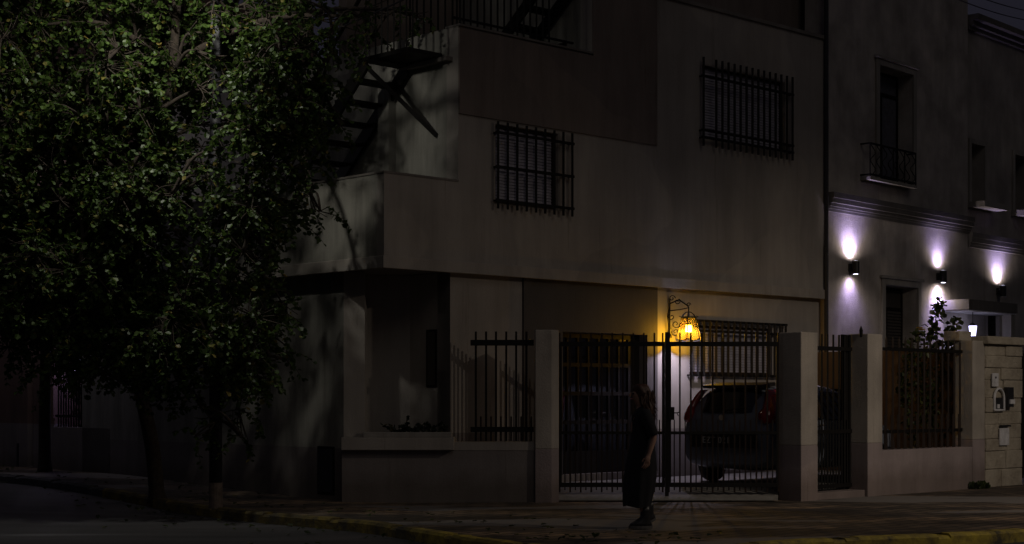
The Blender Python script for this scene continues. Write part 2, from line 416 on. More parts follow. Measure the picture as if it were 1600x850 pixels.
# ------------------------------------------------------------------ corner house
aU, aV, aG, aE, aH, aP = (FR.apx(x) for x in (600, 716, 712, 1291, 925, 1025))
SO = 3.29
zTer = 4.58; zRoof = 6.82; zTop = 8.0; zBr = 5.56
house = root('corner_house', (*FR.xy(aU, 0), 0), 'grey stuccoed corner house with overhanging upper floor, barred windows and outside metal stair', 'house')
def hole(x0, x1, y0, y1, Fm=FR, d=0):
    return (Fm.apx(x0, d), Fm.apx(x1, d), (Fm.zpx(x0, y1, d) + Fm.zpx(x1, y1, d)) / 2 if not isinstance(y1, tuple) else y1[0], y0)
g1 = (FR.apx(782, .14), FR.apx(898, .14), 4.25, 5.52)
g2 = (FR.apx(1103, .14), FR.apx(1242, .14), 5.67, 7.14)
g3 = (FR.apx(1093, .14), FR.apx(1240, .14), 1.84, 2.78)
h1 = (g1[0] + .03, g1[1] - .22, 4.34, 5.5)
h2 = (g2[0] + .07, g2[1] - .1, 5.84, 7.05)
h3 = (g3[0] + .05, g3[1] - .3, 1.88, 2.70)
dr = (FR.apx(877, -.12), FR.apx(1009, -.12), .3, 2.50)
mb = MB()
mb.wall(FR, aU, aV, SO, zTer, -.16, 0)
mb.wall(FR, aV, aH, SO, zRoof, -.25, 0, holes=[h1])
mb.wall(FR, aH, aE, SO, zTop, -.25, 0, holes=[h2] + ([h1] if h1[1] > aH else []))
mb.box(FR, aU + .16, aE, -8, -.26, SO + .01, SO + .2)
mb.build('upper_front_wall', 'wall', house)
mb = MB()
FLu = Frame(FR.xy(aU, 0), R(-43.5), flip=True)
FLv = Frame(FR.xy(aV, 0), R(-43.5), flip=True)
mb.wall(FLu, .161, 9, SO, zTer, -.16, 0)
mb.wall(FLv, .251, 9, SO + .2, zRoof, -.22, 0)
FLh = Frame(FR.xy(aH, 0), R(-43.5), flip=True)
mb.wall(FLh, .251, 6, zRoof - .6, 10.5, -.22, -.003, holes=[(.55, 1.1, zRoof - .6, zRoof + .28)])
mb.box(FR, aV + .2, aE, -8, -.26, zRoof - .7, zRoof - .5)
mb.build('upper_side_wall', 'side', house)
mb = MB(); mb.box(FR, aH + .25, aE + 1.5, -.9, -.65, zTop - .2, 10.4); mb.box(FR, aH + .3, aE - .01, -8, -.27, zTop - .3, zTop - .15)
mb.build('setback_wall', 'brown', house)
mb = MB(); mb.wall(FR, aV + .001, aP, zBr, zRoof - .03, .0, .03)
mb.wall(FR, aH, aP, zRoof - .03, zTop - .05, .0, .03)
mb.build('brown_panel', 'brown', house, label='brown painted panel around the roof terrace')
mb = MB()
mb.box(FR, aP + .002, aE, -.3, .04, zTop - .02, zTop + .04)
mb.box(FR, aU - .012, aV, -.17, .012, zTer, zTer + .03)
mb.box(FR, aV - .012, aH - .002, -.27, .045, zRoof - .005, zRoof + .025)
mb.box(FLu, .19, 9, -.17, .012, zTer, zTer + .03)
mb.build('coping', 'coping', house)
mb = MB(); mb.box(FR, aU - .05, aE, 0, .05, SO - .02, SO + .15); mb.box(FLu, 0, 9, 0, .05, SO - .02, SO + .15)
mb.build('ledge', 'wall', house, bevel=.008)
# vertical duct on the terrace wall
mb = MB(); q = FLv.apx(612); mb.box(FLv, q - .1, q + .16, 0, .14, SO + .2, 6.2)
mb.build('duct', 'side', house)
# ground floor front
aPl = FR.apx(816, -.12); aP2 = FR.apx(1025, -.12)
mb = MB(); mb.wall(FR, aG, aE, 0, SO + .012, -.4, -.12, holes=[dr, h3], cuts_z=[.98], matf=lambda a, z: 1 if z < .98 else 0)
mb.build('ground_front_wall', ['wall', 'wall_low'], house)
mb = MB(); mb.wall(FR, aPl, aP2, .3, SO, -.12, -.085, holes=[(dr[0], dr[1], .29, dr[3])])
mb.build('brown_panel', 'brown2', house, label='brown painted panel around the garden door')
# recess with planter
pG = FR.xy(aG, -.12)
def wxy(x, Z): return ((x - CX) / F * Z, Z)
mb = MB()
mb.prism([pG, FR.xy(aG, -1.3), FR.xy(aG + .3, -1.3), FR.xy(aG + .3, -.41), FR.xy(aG + .02, -.13)], .0, SO)
mb.build('recess_side_wall', 'wall', house)
mb = MB(); bz = FR.xy(aG, -1.0)[1]
mb.prism([FR.xy(aG, -1.02), wxy(572, bz), (wxy(572, bz)[0], bz + .2), (FR.xy(aG, -1.02)[0] + .2, bz + .2)], 0, SO + .005)
mb.prism([(LX, LZ), wxy(570, LZ), (wxy(572, bz)[0], bz + .21), FL.xy(1.4, -.02)], .0, SO + .004)
mb.build('recess_back_wall', 'wall', house)
mb = MB(); Frec = Frame(FR.xy(aG, 0), R(-43.5), flip=True)
s0, s1 = Frec.apx(683), Frec.apx(667)
zs0, zs1 = Frec.zpx(675, 605), Frec.zpx(675, 515)
mb.box(Frec, s0, s1, .0, .012, zs0, zs1)
w = mb.build('slit_window', 'iron', house)
mb = MB(); mb.box(Frec, s0 + .03, s1 - .03, .012, .018, zs0 + .03, zs1 - .03); mb.build('pane', 'glass', w)
# ground left wall
pw = (FL.apx(470), FL.apx(428), 2.62, 2.92)
zz0 = FL.zpx(455, 498); zz1 = FL.zpx(455, 468); pw = (FL.apx(470), FL.apx(430), zz0, zz1)
mb = MB(); mb.wall(FL, 0.002, 7.6, -.1, SO + .012, -.3, 0, holes=[pw], cuts_z=[.76], matf=lambda a, z: 1 if z < .76 else 0)
mb.build('ground_side_wall', ['side', 'wall_low'], house)
mb = MB(); mb.box(FL, pw[0], pw[1], -.29, -.27, pw[2], pw[3]); win = mb.build('side_window', 'dark', house)
mb = MB(); mb.box(FL, pw[0] + .02, pw[0] + .35, -.26, -.2, pw[2] + .01, pw[3] - .01); mb.build('curtain', 'pink', win)
mb = MB()
for k in range(9):
    a = pw[0] + (pw[1] - pw[0]) * (k + .5) / 9; mb.bar(FL.p(a, -.04, pw[2]), FL.p(a, -.04, pw[3]), .014)
mb.bar(FL.p(pw[0], -.04, (pw[2] + pw[3]) / 2), FL.p(pw[1], -.04, (pw[2] + pw[3]) / 2), .014)
mb.build('grille', 'iron', win)
md0, md1 = FL.apx(523), FL.apx(497)
mb = MB(); mb.box(FL, md0, md1, -.01, .012, .08, .78); md = mb.build('meter_door', 'iron', house)
mb = MB(); mb.box(FL, md0 + .03, md1 - .03, .012, .022, .12, .74); mb.build('door_panel', 'plastic', md)
# windows with slatted shutters and barred grilles
def shuttered(h, g, nb, hz, nm_label, ex=0.0, dep=-.10, slat='slat', wall_d=0.):
    mb = MB(); t = .04
    mb.box(FR, h[0], h[1], dep - .06, dep - .04, h[2], h[3]); w = mb.build('window', 'dark', house, label=nm_label)
    mb = MB()
    mb.wall(FR, h[0], h[1], h[2], h[3], dep - .04, dep + .02, holes=[(h[0] + t, h[1] - t, h[2] + t, h[3] - t)])
    mb.build('frame', 'ironbrown', w)
    mb = MB(); z = h[2] + t
    while z < h[3] - t:
        mb.hexa([FR.p(h[0] + t, dep - .03, z), FR.p(h[1] - t, dep - .03, z), FR.p(h[1] - t, dep + .0, z), FR.p(h[0] + t, dep + .0, z),
                 FR.p(h[0] + t, dep - .035, z + .04), FR.p(h[1] - t, dep - .035, z + .04), FR.p(h[1] - t, dep - .012, z + .04), FR.p(h[0] + t, dep - .012, z + .04)])
        z += .045
    mb.build('shutter', slat, w)
    mb = MB(); gd = wall_d + .09
    n = nb
    for k in range(n):
        a = g[0] + (g[1] - g[0]) * (k / (n - 1)) if not ex or k == 0 else g[0] + ex + (g[1] - g[0] - ex) * ((k - 1) / (n - 2))
        mb.bar(FR.p(a, gd, g[2]), FR.p(a, gd, g[3]), .036, .036)
    for z in hz: 
        mb.bar(FR.p(g[0] - .04, gd, z), FR.p(g[1] + .04, gd, z), .022, .04)
        for a in (g[0], g[1]): mb.bar(FR.p(a, wall_d, z), FR.p(a, gd, z), .025)
    mb.build('grille', 'iron', w)
shuttered(h1, g1, 9, (4.37, 4.86, 5.36), 'barred first floor window below the brown panel')
shuttered(h2, g2, 15, (5.81, 5.93, 6.83), 'wide barred upper window', ex=.33)
shuttered(h3, g3, 17, (1.86, 2.6, 2.77), 'barred ground floor window beside the lantern', wall_d=-.12, dep=-.19)
# glazed garden door
mb = MB(); mb.box(FR, dr[0], dr[1], -.34, -.3, dr[2], dr[3]); w = mb.build('garden_door', 'wood', house)
mb = MB(); npan = 7; t = .035
hs = []
zr = [.62, 1.1, 1.55, 2.0, 2.45]
for i in range(npan):
    for j in range(4):
        a0 = dr[0] + .05 + (dr[1] - dr[0] - .3) * i / npan; a1 = dr[0] + .05 + (dr[1] - dr[0] - .3) * (i + 1) / npan
        hs.append((a0 + t / 2, a1 - t / 2, zr[j] + .03, zr[j + 1] - .03))
mb.wall(FR, dr[0], dr[1], dr[2], dr[3], -.299, -.26, holes=hs); mb.build('door_frame', 'wood', w)
mb = MB(); mb.box(FR, dr[0] + .05, dr[1] - .2, -.297, -.285, .63, 2.43); mb.build('pane', 'glass', w)
mb = MB(); mb.tube([FR.p((dr[0] + dr[1]) / 2, -.26, 1.25), FR.p((dr[0] + dr[1]) / 2, -.2, 1.25), FR.p((dr[0] + dr[1]) / 2 + .1, -.2, 1.25)], .01); mb.build('handle', 'chrome', w)
# downpipe at the party line
mb = MB(); mb.tube([FR.p(aE - .08, .06, .2), FR.p(aE - .08, .06, 9)], .04); mb.build('downpipe', 'pole', house)
# outside metal stair on the terrace
sN, zN = FLv.apx(640), 6.42
sF, zF = FLv.apx(480), None
slope = .9
def stz(s): return zN - slope * (s - sN)
sF = sN + (zN - (SO + .3)) / slope
mb = MB()
for d in (.07, .82):
    mb.bar(FLv.p(sF, d, stz(sF) - .08), FLv.p(sN, d, stz(sN) - .08), .05, .2)
stair = mb.build('outside_stair', 'iron', house)
mb = MB(); k = 0; z = SO + .5
while z < zN:
    s = sN + (zN - z) / slope
    mb.box(FLv, s - .13, s + .13, .05, .84, z - .045, z); z += .262
mb.build('tread', 'iron', stair)
mb = MB(); mb.box(FLv, .3, sN + .05, .04, .7, zN - .02, zN + .04)
mb.build('landing', 'iron', stair)
mb = MB(); mb.box(FLv, .12, sN + .1, .0, .12, zN - .09, zN - .03); mb.build('bracket_beam', 'coping', stair)
mb = MB(); sb = FLv.apx(683); mb.bar(FLv.p(sN, .8, zN - .15), FLv.p(sb, .02, FLv.zpx(683, 212)), .05, .06); mb.build('brace', 'iron', stair)
mb = MB()
for s in [.2 + .14 * i for i in range(8)]: mb.bar(FLv.p(s, .68, zN), FLv.p(s, .68, zN + 1.0), .022)
mb.bar(FLv.p(.3, .68, zN + 1.0), FLv.p(sN + .05, .68, zN + 1.0), .05, .03)
mb.bar(FLv.p(sN, .82, zN + 1.0), FLv.p(sF, .82, stz(sF) + .95), .05, .03)
for i in range(3):
    s = sN + (sF - sN) * i / 2.2; mb.bar(FLv.p(s, .82, stz(s)), FLv.p(s, .82, stz(s) + 1.0), .02)
mb.build('handrail', 'iron', stair)
# roof terrace railing
mb = MB()
n = 15
for i in range(n):
    a = aV + .08 + (aH - aV - .9) * i / (n - 1); mb.bar(FR.p(a, -.12, zRoof + .03), FR.p(a, -.12, zRoof + 1.05), .028)
mb.bar(FR.p(aV, -.12, zRoof + 1.05), FR.p(aH - .3, -.12, zRoof + 1.05), .05, .03)
mb.bar(FR.p(aV, -.12, zRoof + .14), FR.p(aH - .3, -.12, zRoof + .14), .03, .03)
for i in range(8):
    s = .1 + .16 * i; mb.bar(FLv.p(s, -.12, zRoof), FLv.p(s, -.12, zRoof + 1.05), .028)
mb.bar(FLv.p(0, -.12, zRoof + 1.05), FLv.p(1.4, -.12, zRoof + 1.05), .05, .03)
mb.build('roof_railing', 'iron', house)
# grey wall behind the roof railing and second small stair
mb = MB(); mb.box(FR, aV + .3, aH - .1, -3.2, -3.0, zRoof - .6, 10.5); mb.build('penthouse_wall', 'brown', house)
mb = MB()
p0 = FLh.p(1.9, .6, zRoof - .2); p1 = FLh.p(.1, .6, zRoof + 1.5)
for d in (.08, .7): mb.bar(FLh.p(2.3, d, zRoof - .5), FLh.p(.2, d, zRoof + 1.2), .05, .18)
for i in range(7):
    s = 2.2 - i * .29; z = zRoof - .42 + i * .235; mb.box(FLh, s - .12, s + .12, .06, .72, z - .04, z)
mb.build('roof_stair', 'iron', house)
adopt(house)

# ------------------------------------------------------------------ corner base wall, planter, piers
bw = root('garden_wall', (0, 22.7, 0), 'low stuccoed garden wall across the chamfered corner with planter ledge', 'garden wall')
OZ = 22.72
x535, x710, x835, x862, x873 = (wxy(x, OZ)[0] for x in (532, 710, 836, 862, 873))
mb = MB()
mb.prism([(LX + .005, OZ + .22), (x535 + .02, OZ), (x835 - .001, OZ), (x835 - .001, OZ + .25), (LX + .3, OZ + .25)], -.02, .74)
mb.build('dado', 'wall_low', bw)
mb = MB()
mb.box(W, LX + .3, x835 - .002, -OZ - .24, -OZ + .01 - .002, .74, .86)
mb.build('wall_top', 'wall', bw)
mb = MB(); mb.box(W, x535 + .02, x710, -OZ - .5, -OZ + .12, .745, .925); mb.build('planter_slab', 'wall', bw, bevel=.01)
xa, xb = wxy(568, OZ)[0], wxy(706, OZ)[0]
mb = MB()
mb.box(W, xa, xb, -OZ + .03, -OZ + .09, .925, 1.0); mb.box(W, xa, xa + .05, -OZ - .55, -OZ + .03, .925, 1.0); mb.box(W, xb - .05, xb, -OZ - .1, -OZ + .03, .925, 1.0)
mb.build('planter_rim', 'trim', bw, bevel=.008)
mb = MB(); mb.prism([(xa + .05, OZ - .03), (xb - .05, OZ - .03), (xb - .05, OZ + .05), FR.xy(aG - .02, -.9), (xa + .05, OZ + .9)], .93, .96); mb.build('soil', 'earth', bw)
adopt(bw)
def pier(name, poly, z1, label, low=.76, cap=0):
    r = root(name, (poly[0][0], poly[0][1], 0), label, 'gate pier')
    mb = MB(); mb.prism(poly, low, z1); mb.build('shaft', 'pier', r, bevel=.012)
    mb = MB(); mb.prism(poly, -.05, low); mb.build('dado', 'pier_low', r, bevel=.008)
    adopt(r); return r
xl = x835
pier('gate_pier', [(xl, OZ - .07), (x862, OZ - .07), (x873 + .004, OZ + .07), (x873 + .004, OZ + .33), (xl, OZ + .33)], 2.45, 'grey stucco gate pier with chamfered edge at the left end of the driveway gate')
pier('gate_pier', [FR.xy(0, D), FR.xy(.4, D), FR.xy(.4, D - .4), FR.xy(0, D - .4)], 2.43, 'square gate pier between the driveway gate and the pedestrian gate, dark left face', .80)
a3, a3b = FR.apx(1356, D), FR.apx(1379, D)
pier('gate_pier', [FR.xy(a3, D), FR.xy(a3b, D), FR.xy(a3b, D - .34), FR.xy(a3, D - .34)], 2.45, 'stucco pier to the right of the pedestrian gate', .80)
a4, a4b = FR.apx(1520, D), FR.apx(1539, D)
pier('gate_pier', [FR.xy(a4, D), FR.xy(a4b, D), FR.xy(a4b, D - .34), FR.xy(a4, D - .34)], 2.42, 'slim stucco pier against the rough stone pillar', .80)
mb = MB(); mb.box(FR, a3b + .001, a4 - .001, D - .34, D - .004, -.05, FR.zpx(1450, 701, D))
tag(mb.build('low_wall', 'pier_low', bevel=.01), 'low mauve painted wall under the railing beside the stone pillar', 'low wall')
mb = MB(); mb.box(FR, .401, a3 - .001, D - .4, D - .05, -.05, .1); tag(mb.build('doorstep', 'pier_low', bevel=.01), 'pale doorstep under the pedestrian gate', 'doorstep')
# finials on the pier next to gate
mb = MB()
q = Vector(FR.p(a3 - .03, D - .1, 2.40)); mb.tube([q, q + Vector((0, 0, .1)), q + Vector((0, 0, .17))], [.02, .03, .003], 6)
tag(mb.build('finial', 'iron'), 'small iron spike on the inner edge of the pier right of the pedestrian gate', 'spike')

# ------------------------------------------------------------------ fences and gates
rl = root('railing', (wxy(784, OZ)[0], OZ + .05, .86), 'short iron railing section on the garden wall left of the driveway gate', 'railing')
FO = Frame((0, OZ + .06), R(90))
mb = MB(); zb, zt = .87, CH + (HY - 518) * (OZ + .06) / F
xs_ = [wxy(x, OZ + .06)[0] for x in (743.5, 759.5, 775, 791, 806.5, 822.5)]
for x in xs_:
    mb.bar((x, OZ + .06, zb), (x, OZ + .06, zt), .03)
mb.build('upright', 'iron', rl)
mb = MB()
for x in xs_: mb.bar((x + .07, OZ + .1, zb), (x + .07, OZ + .1, 1.22), .022)
mb.build('short_upright', 'ironbrown', rl)
for y0, y1 in ((531, 540), (667, 675)):
    mb = MB(); z0, z1 = (CH + (HY - y) * (OZ + .03) / F for y in (y1, y0)); mb.box(W, wxy(735, OZ)[0], wxy(834, OZ)[0], -OZ - .045, -OZ - .02, z0, z1); mb.build('rail', 'iron', rl)
adopt(rl)
GZ = 23.12
dg = root('driveway_gate', (2.3, GZ, 0), 'double leaf iron bar driveway gate across the chamfered corner', 'gate')
gx0, gx1, gm = wxy(874.5, GZ)[0], wxy(1216, GZ)[0], wxy(1042, GZ)[0]
def gz(y): return CH + (HY - y) * GZ / F
for side, (xa_, xb_) in enumerate(((gx0, gm - .03), (gm + .03, gx1))):
    mb = MB()
    for y0, y1 in ((534, 541), (674, 678.5), (754, 761)):
        mb.box(W, xa_, xb_, -GZ - .02, -GZ + .02, gz(y1), gz(y0))
    for x in (xa_, xb_ - .03): mb.box(W, x, x + .03, -GZ - .017, -GZ + .017, gz(757), gz(537))
    leaf = mb.build('gate_leaf', 'iron', dg)
    mb = MB(); n = round((xb_ - xa_) / .152); st = (xb_ - xa_) / n
    for i in range(n + 1):
        x = xa_ + .0 + st * i
        if i == n and side == 0: x -= .03
        mb.bar((x, GZ, gz(769)), (x, GZ, gz(520)), .023, .023)
    mb.build('bar', 'ironbrown', leaf)
    mb = MB()
    for i in range(n):
        x = xa_ + st * (i + .5); mb.bar((x, GZ + .02, gz(766)), (x, GZ + .02, gz(656)), .016, .016)
    mb.build('short_bar', 'ironbrown', leaf)
mb = MB(); mb.bar((gm, GZ, gz(780)), (gm, GZ, gz(519)), .055, .05); mb.build('meeting_post', 'iron', dg)
mb = MB(); x0 = gm + .02; mb.box(W, x0, x0 + .085, -GZ - .03, -GZ + .04, gz(656), gz(636)); lb = mb.build('lock_box', 'iron', dg)
mb = MB(); mb.tube([(x0 + .08, GZ - .05, gz(645)), (x0 + .12, GZ - .06, gz(645)), (x0 + .15, GZ - .06, gz(644))], .009, 6); mb.tube([(x0 + .12, GZ - .06, gz(645)), (x0 + .14, GZ - .06, gz(650))], .007, 6); mb.build('handle', 'iron', lb)
adopt(dg)
# pedestrian gate
pg = root('pedestrian_gate', (*FR.xy(1, D - .3), .1), 'narrow iron bar pedestrian gate between two stucco piers', 'gate')
gd = D - .28; b0, b1 = .43, a3 - .03
z0, z1 = .13, 2.43
for z in (2.22, .98, .17):
    mb = MB(); mb.box(FR, b0, b1, gd - .015, gd + .02, z - .03, z + .03); mb.build('rail', 'iron', pg)
mb = MB(); n = 9
for i in range(n):
    a = b0 + .02 + (b1 - b0 - .04) * i / (n - 1); mb.bar(FR.p(a, gd, z0), FR.p(a, gd, z1 + .0), .026)
mb.build('bar', 'iron', pg)
mb = MB()
for i in range(n - 1):
    a = b0 + .02 + (b1 - b0 - .04) * (i + .5) / (n - 1); mb.bar(FR.p(a, gd, z0), FR.p(a, gd, 1.15), .018)
mb.build('short_bar', 'iron', pg)
mb = MB(); mb.box(FR, b1 - .2, b1 + .02, gd - .05, gd - .02, .13, 2.44); mb.build('gate_jamb', 'iron', pg)
adopt(pg)
# railing on low wall
rr = root('railing', (*FR.xy((a3b + a4) / 2, D - .2), .7), 'long iron railing with rose canes behind it on the mauve low wall', 'railing')
gd = D - .2; z0 = FR.zpx(1450, 701, D) ; b0, b1 = a3b + .05, a4 - .06
mb = MB(); n = 15
for i in range(n):
    a = b0 + (b1 - b0) * i / (n - 1); mb.bar(FR.p(a, gd, z0), FR.p(a, gd, 2.38), .028); q = Vector(FR.p(a, gd, 2.38)); mb.tube([q, q + Vector((0, 0, .06))], [.016, .002], 5)
mb.build('upright', 'ironbrown', rr)
mb = MB()
for i in range(n - 1):
    a = b0 + (b1 - b0) * (i + .5) / (n - 1); mb.bar(FR.p(a, gd + .03, z0), FR.p(a, gd + .03, 1.22), .018)
mb.build('short_upright', 'ironbrown', rr)
for z in (2.24, .96):
    mb = MB(); mb.box(FR, b0 - .03, b1 + .05, gd - .015, gd + .02, z - .025, z + .025); mb.build('rail', 'iron', rr)
adopt(rr)
mb = MB(); mb.box(FR, 4.98, 5.08, -.1, D - .42, .1, 2.3); tag(mb.build('dividing_wall', 'orange'), 'ochre dividing wall behind the rose bush at the end of the yard', 'wall')

# stone pillar with its fittings
sp0, sp1 = FR.apx(1540.5, D + .02), FR.apx(1597, D + .02)
sp = root('stone_pillar', (*FR.xy((sp0 + sp1) / 2, D), 0), 'thick pillar of rough limestone blocks with a flat cap', 'pillar')
mb = MB(); random.seed(5)
z = 0.0; row = 0
while z < 2.36:
    h = random.choice((.2, .24, .3)); h = min(h, 2.36 - z)
    cuts = [sp0, sp0 + (sp1 - sp0) * random.uniform(.35, .65), sp1]
    for i in range(2):
        dd = random.uniform(-.015, .015)
        mb.box(FR, cuts[i] + .004, cuts[i + 1] - .004, D - .44, D + .02 + dd, z + .004, z + h - .004)
    z += h
mb.build('block_courses', 'stone', sp, bevel=.012)
mb = MB(); mb.box(FR, sp0 + .02, sp1 - .02, D - .43, D + .0, 0, 2.36); mb.build('mortar', 'stone', sp)
mb = MB(); mb.box(FR, sp0 - .06, sp1 + .08, D - .5, D + .1, 2.37, 2.5); mb.box(FR, sp0 - .45, sp0 - .07, D - .5, D - .2, 2.42, 2.58); mb.build('cap_stone', 'stone', sp, bevel=.015)
adopt(sp)
def onpil(x0, x1, y0, y1, d0, d1):
    return FR.apx(x0, D + .04), FR.apx(x1, D + .04), D + .035 + d0, D + .035 + d1, FR.zpx(x0, y1, D + .04), FR.zpx(x0, y0, D + .04)
mb = MB(); mb.box(FR, *onpil(1549.5, 1559, 583, 604, 0, .025)); ic = tag(mb.build('intercom', 'white', bevel=.006), 'small pale intercom plate, highest fitting on the stone pillar', 'intercom')
mb = MB(); a, b_, c, d, e, f = onpil(1549.5, 1559, 583, 604, 0, .025); mb.tube([FR.p((a + b_) / 2, D + .06, e + .15), FR.p((a + b_) / 2, D + .064, e + .15)], .02); mb.build('button', 'plastic', ic)
# arched niche frame
a, b_, c, d, e, f = onpil(1553, 1568, 607, 641, 0, .04)
nr = root('arched_mailbox', FR.p((a + b_) / 2, D, e), 'small white arched frame fixed on the stone pillar', 'letter box')
mb = MB(); mid = (a + b_) / 2; hw = (b_ - a) / 2
pts = [FR.p(a, D + .05, e)] + [FR.p(mid - hw * math.cos(math.pi * k / 8), D + .05, f - hw + hw * math.sin(math.pi * k / 8)) for k in range(9)] + [FR.p(b_, D + .05, e), FR.p(a, D + .05, e)]
mb.tube(pts, .02, 6); mb.build('arch_frame', 'white', nr)
mb = MB(); mb.box(FR, a, b_, D + .02, D + .035, e, f - hw); mb.build('back_plate', 'plastic', nr)
mb = MB(); mb.box(FR, mid - .05, mid + .02, D + .035, D + .05, e + .03, e + .1); mb.build('paper', 'white', nr)
adopt(nr)
mb = MB(); mb.box(FR, *onpil(1569, 1578, 605, 636, 0, .08)); bb = tag(mb.build('meter_box', 'plastic', bevel=.006), 'black box with a white tag on the stone pillar beside the arched frame', 'box')
mb = MB(); mb.box(FR, *onpil(1571, 1578, 624, 631, .08, .1)); mb.build('white_tag', 'white', bb)
mb = MB(); mb.box(FR, *onpil(1561, 1575, 669, 696, 0, .03)); wp = tag(mb.build('letter_slot', 'white', bevel=.005), 'pale letter plate, lowest fitting on the stone pillar', 'letter slot')
mb = MB(); mb.box(FR, *onpil(1562, 1576, 664, 667, 0, .05)); mb.build('slot_hood', 'plastic', wp)
# dark gate at the far right edge
mb = MB(); q0 = sp1 + .05
for k in range(10): mb.bar(FR.p(q0 + .12 * k, D - .2, .1), FR.p(q0 + .12 * k, D - .2, 2.3), .03)
mb.box(FR, q0 - .04, q0 + 1.4, D - .25, D - .22, .15, 2.25)
tag(mb.build('sheet_gate', 'wood'), 'dark sheet metal gate right of the stone pillar at the photo edge', 'gate')

# ------------------------------------------------------------------ house A and house B
aA = FA.apx(1512); aB = FA.apx(1720)
ha = root('grey_house', (*FA.xy(0, 0), 0), 'weathered grey stucco town house with narrow balcony door and moulded cornice', 'house')
bd = (FA.apx(1372), FA.apx(1425), 5.55, FA.zpx(1372, 106)); bd = (bd[0], bd[1], FA.zpx(1400, 288), (FA.zpx(1372, 104) + FA.zpx(1425, 116)) / 2)
ld = (FA.apx(1381), FA.apx(1432), .3, FA.zpx(1381, 445))
mb = MB(); mb.wall(FA, .0, aA, 0, 10.6, -.45, 0, holes=[bd, ld]); mb.build('front_wall', 'old', ha)
zc = 4.88
mb = MB()
for i, (p, z0, z1) in enumerate(((.03, 0, .05), (.055, .05, .09), (.085, .09, .15), (.13, .15, .24), (.15, .24, .34))):
    mb.box(FA, .02, aA + .03, 0, p, zc + z0, zc + z1)
mb.build('cornice', 'cornice', ha)
t = .12
for h in (bd, ld):
    mb = MB()
    mb.box(FA, h[0] - t, h[0] - .001, 0, .05, h[2], h[3] + t); mb.box(FA, h[1] + .001, h[1] + t, 0, .05, h[2], h[3] + t); mb.box(FA, h[0] - .001, h[1] + .001, 0, .05, h[3] + .001, h[3] + t)
    mb.box(FA, h[0] - t - .05, h[1] + t + .05, 0, .09, h[3] + t, h[3] + t + .06)
    mb.build('window_surround', 'trim', ha, bevel=.01)
def bdoor(h, nm, pmat, parent, Fm, dep=-.32):
    mb = MB(); mb.box(Fm, h[0], h[1], dep - .04, dep - .02, h[2], h[3]); w = mb.build(nm, 'dark', parent)
    mb = MB(); m_ = (h[0] + h[1]) / 2; t = .05; zt = h[3] - .45
    mb.wall(Fm, h[0], h[1], h[2], h[3], dep - .02, dep + .02, holes=[(h[0] + t, m_ - .03, h[2] + .2, zt), (m_ + .03, h[1] - t, h[2] + .2, zt), (h[0] + t, h[1] - t, zt + .06, h[3] - t)])
    mb.build('frame', 'wood', w)
    mb = MB()
    if pmat == 'slatdark':
        z = h[2] + .2
        while z < zt:
            mb.hexa([Fm.p(h[0] + t, dep - .01, z), Fm.p(h[1] - t, dep - .01, z), Fm.p(h[1] - t, dep + .02, z), Fm.p(h[0] + t, dep + .02, z), Fm.p(h[0] + t, dep - .01, z + .05), Fm.p(h[1] - t, dep - .01, z + .05), Fm.p(h[1] - t, dep, z + .05), Fm.p(h[0] + t, dep, z + .05)]); z += .06
        mb.box(Fm, h[0] + t, h[1] - t, dep - .01, dep, zt, h[3] - t)
        mb.build('shutter', pmat, w)
    else:
        mb.box(Fm, h[0] + t, h[1] - t, dep - .015, dep - .005, h[2] + .2, h[3] - t); mb.build('pane', pmat, w)
bdoor(bd, 'balcony_door', 'curtain', ha, FA); bdoor(ld, 'shuttered_door', 'slatdark', ha, FA)
# balcony
b0, b1 = FA.apx(1367, .3), FA.apx(1438, .3); zb = FA.zpx(1438, 300, .3); zt = FA.zpx(1367, 255, .3)
mb = MB(); mb.box(FA, b0 - .02, b1 + .02, 0, .22, bd[2] - .06, bd[2] - .005); bal = mb.build('balcony', 'trim', ha)
mb = MB(); bz0 = bd[2]; bz1 = bd[2] + .62
for z in (bz0 + .04, bz1): 
    mb.bar(FA.p(b0, .2, z), FA.p(b1, .2, z), .03, .03)
    for a in (b0, b1): mb.bar(FA.p(a, 0, z), FA.p(a, .2, z), .03, .03)
for i in range(9):
    a = b0 + (b1 - b0) * i / 8
    if i % 2 == 0: mb.bar(FA.p(a, .2, bz0), FA.p(a, .2, bz1), .02)
    if i < 8:
        st = (b1 - b0) / 8
        mb.tube([FA.p(a + st * (.5 + .42 * math.sin(k * math.pi / 3)), .2, bz0 + .06 + (bz1 - bz0 - .08) * k / 10) for k in range(11)], .009, 5)
mb.build('balcony_railing', 'iron', bal)
adopt(ha)

hb = root('porch_house', (*FA.xy(aA, 0), 0), 'grey town house at the right edge with lit window sills and a white porch', 'house')
wB1 = (FA.apx(1520), FA.apx(1541), FA.zpx(1530, 318), FA.zpx(1530, 226)); wB2 = (FA.apx(1588), FA.apx(1612), wB1[2], wB1[3])
dB = (FA.apx(1548), FA.apx(1566), .2, FA.zpx(1548, 492))
zB = 9.35
mb = MB(); mb.wall(FA, aA + .005, aB, 0, zB, -.5, -.06, holes=[wB1, wB2, dB]); mb.build('front_wall', 'old2', hb)
mb = MB()
for p, z0, z1 in ((.0, 0, .08), (.08, .08, .18), (.2, .18, .3)): mb.box(FA, aA + .04, aB, -.06, p + .02, zB + z0 - .2, zB + z1 - .2)
mb.build('roof_cornice', 'cornice', hb); mb = MB()
for p, z0, z1 in ((.07, 0, .05), (.09, .05, .1), (.12, .1, .2), (.13, .2, .3)): mb.box(FA, aA + .04, aB, -.06, p - .04, 4.62 + z0, 4.62 + z1)
mb.build('cornice', 'cornice', hb)
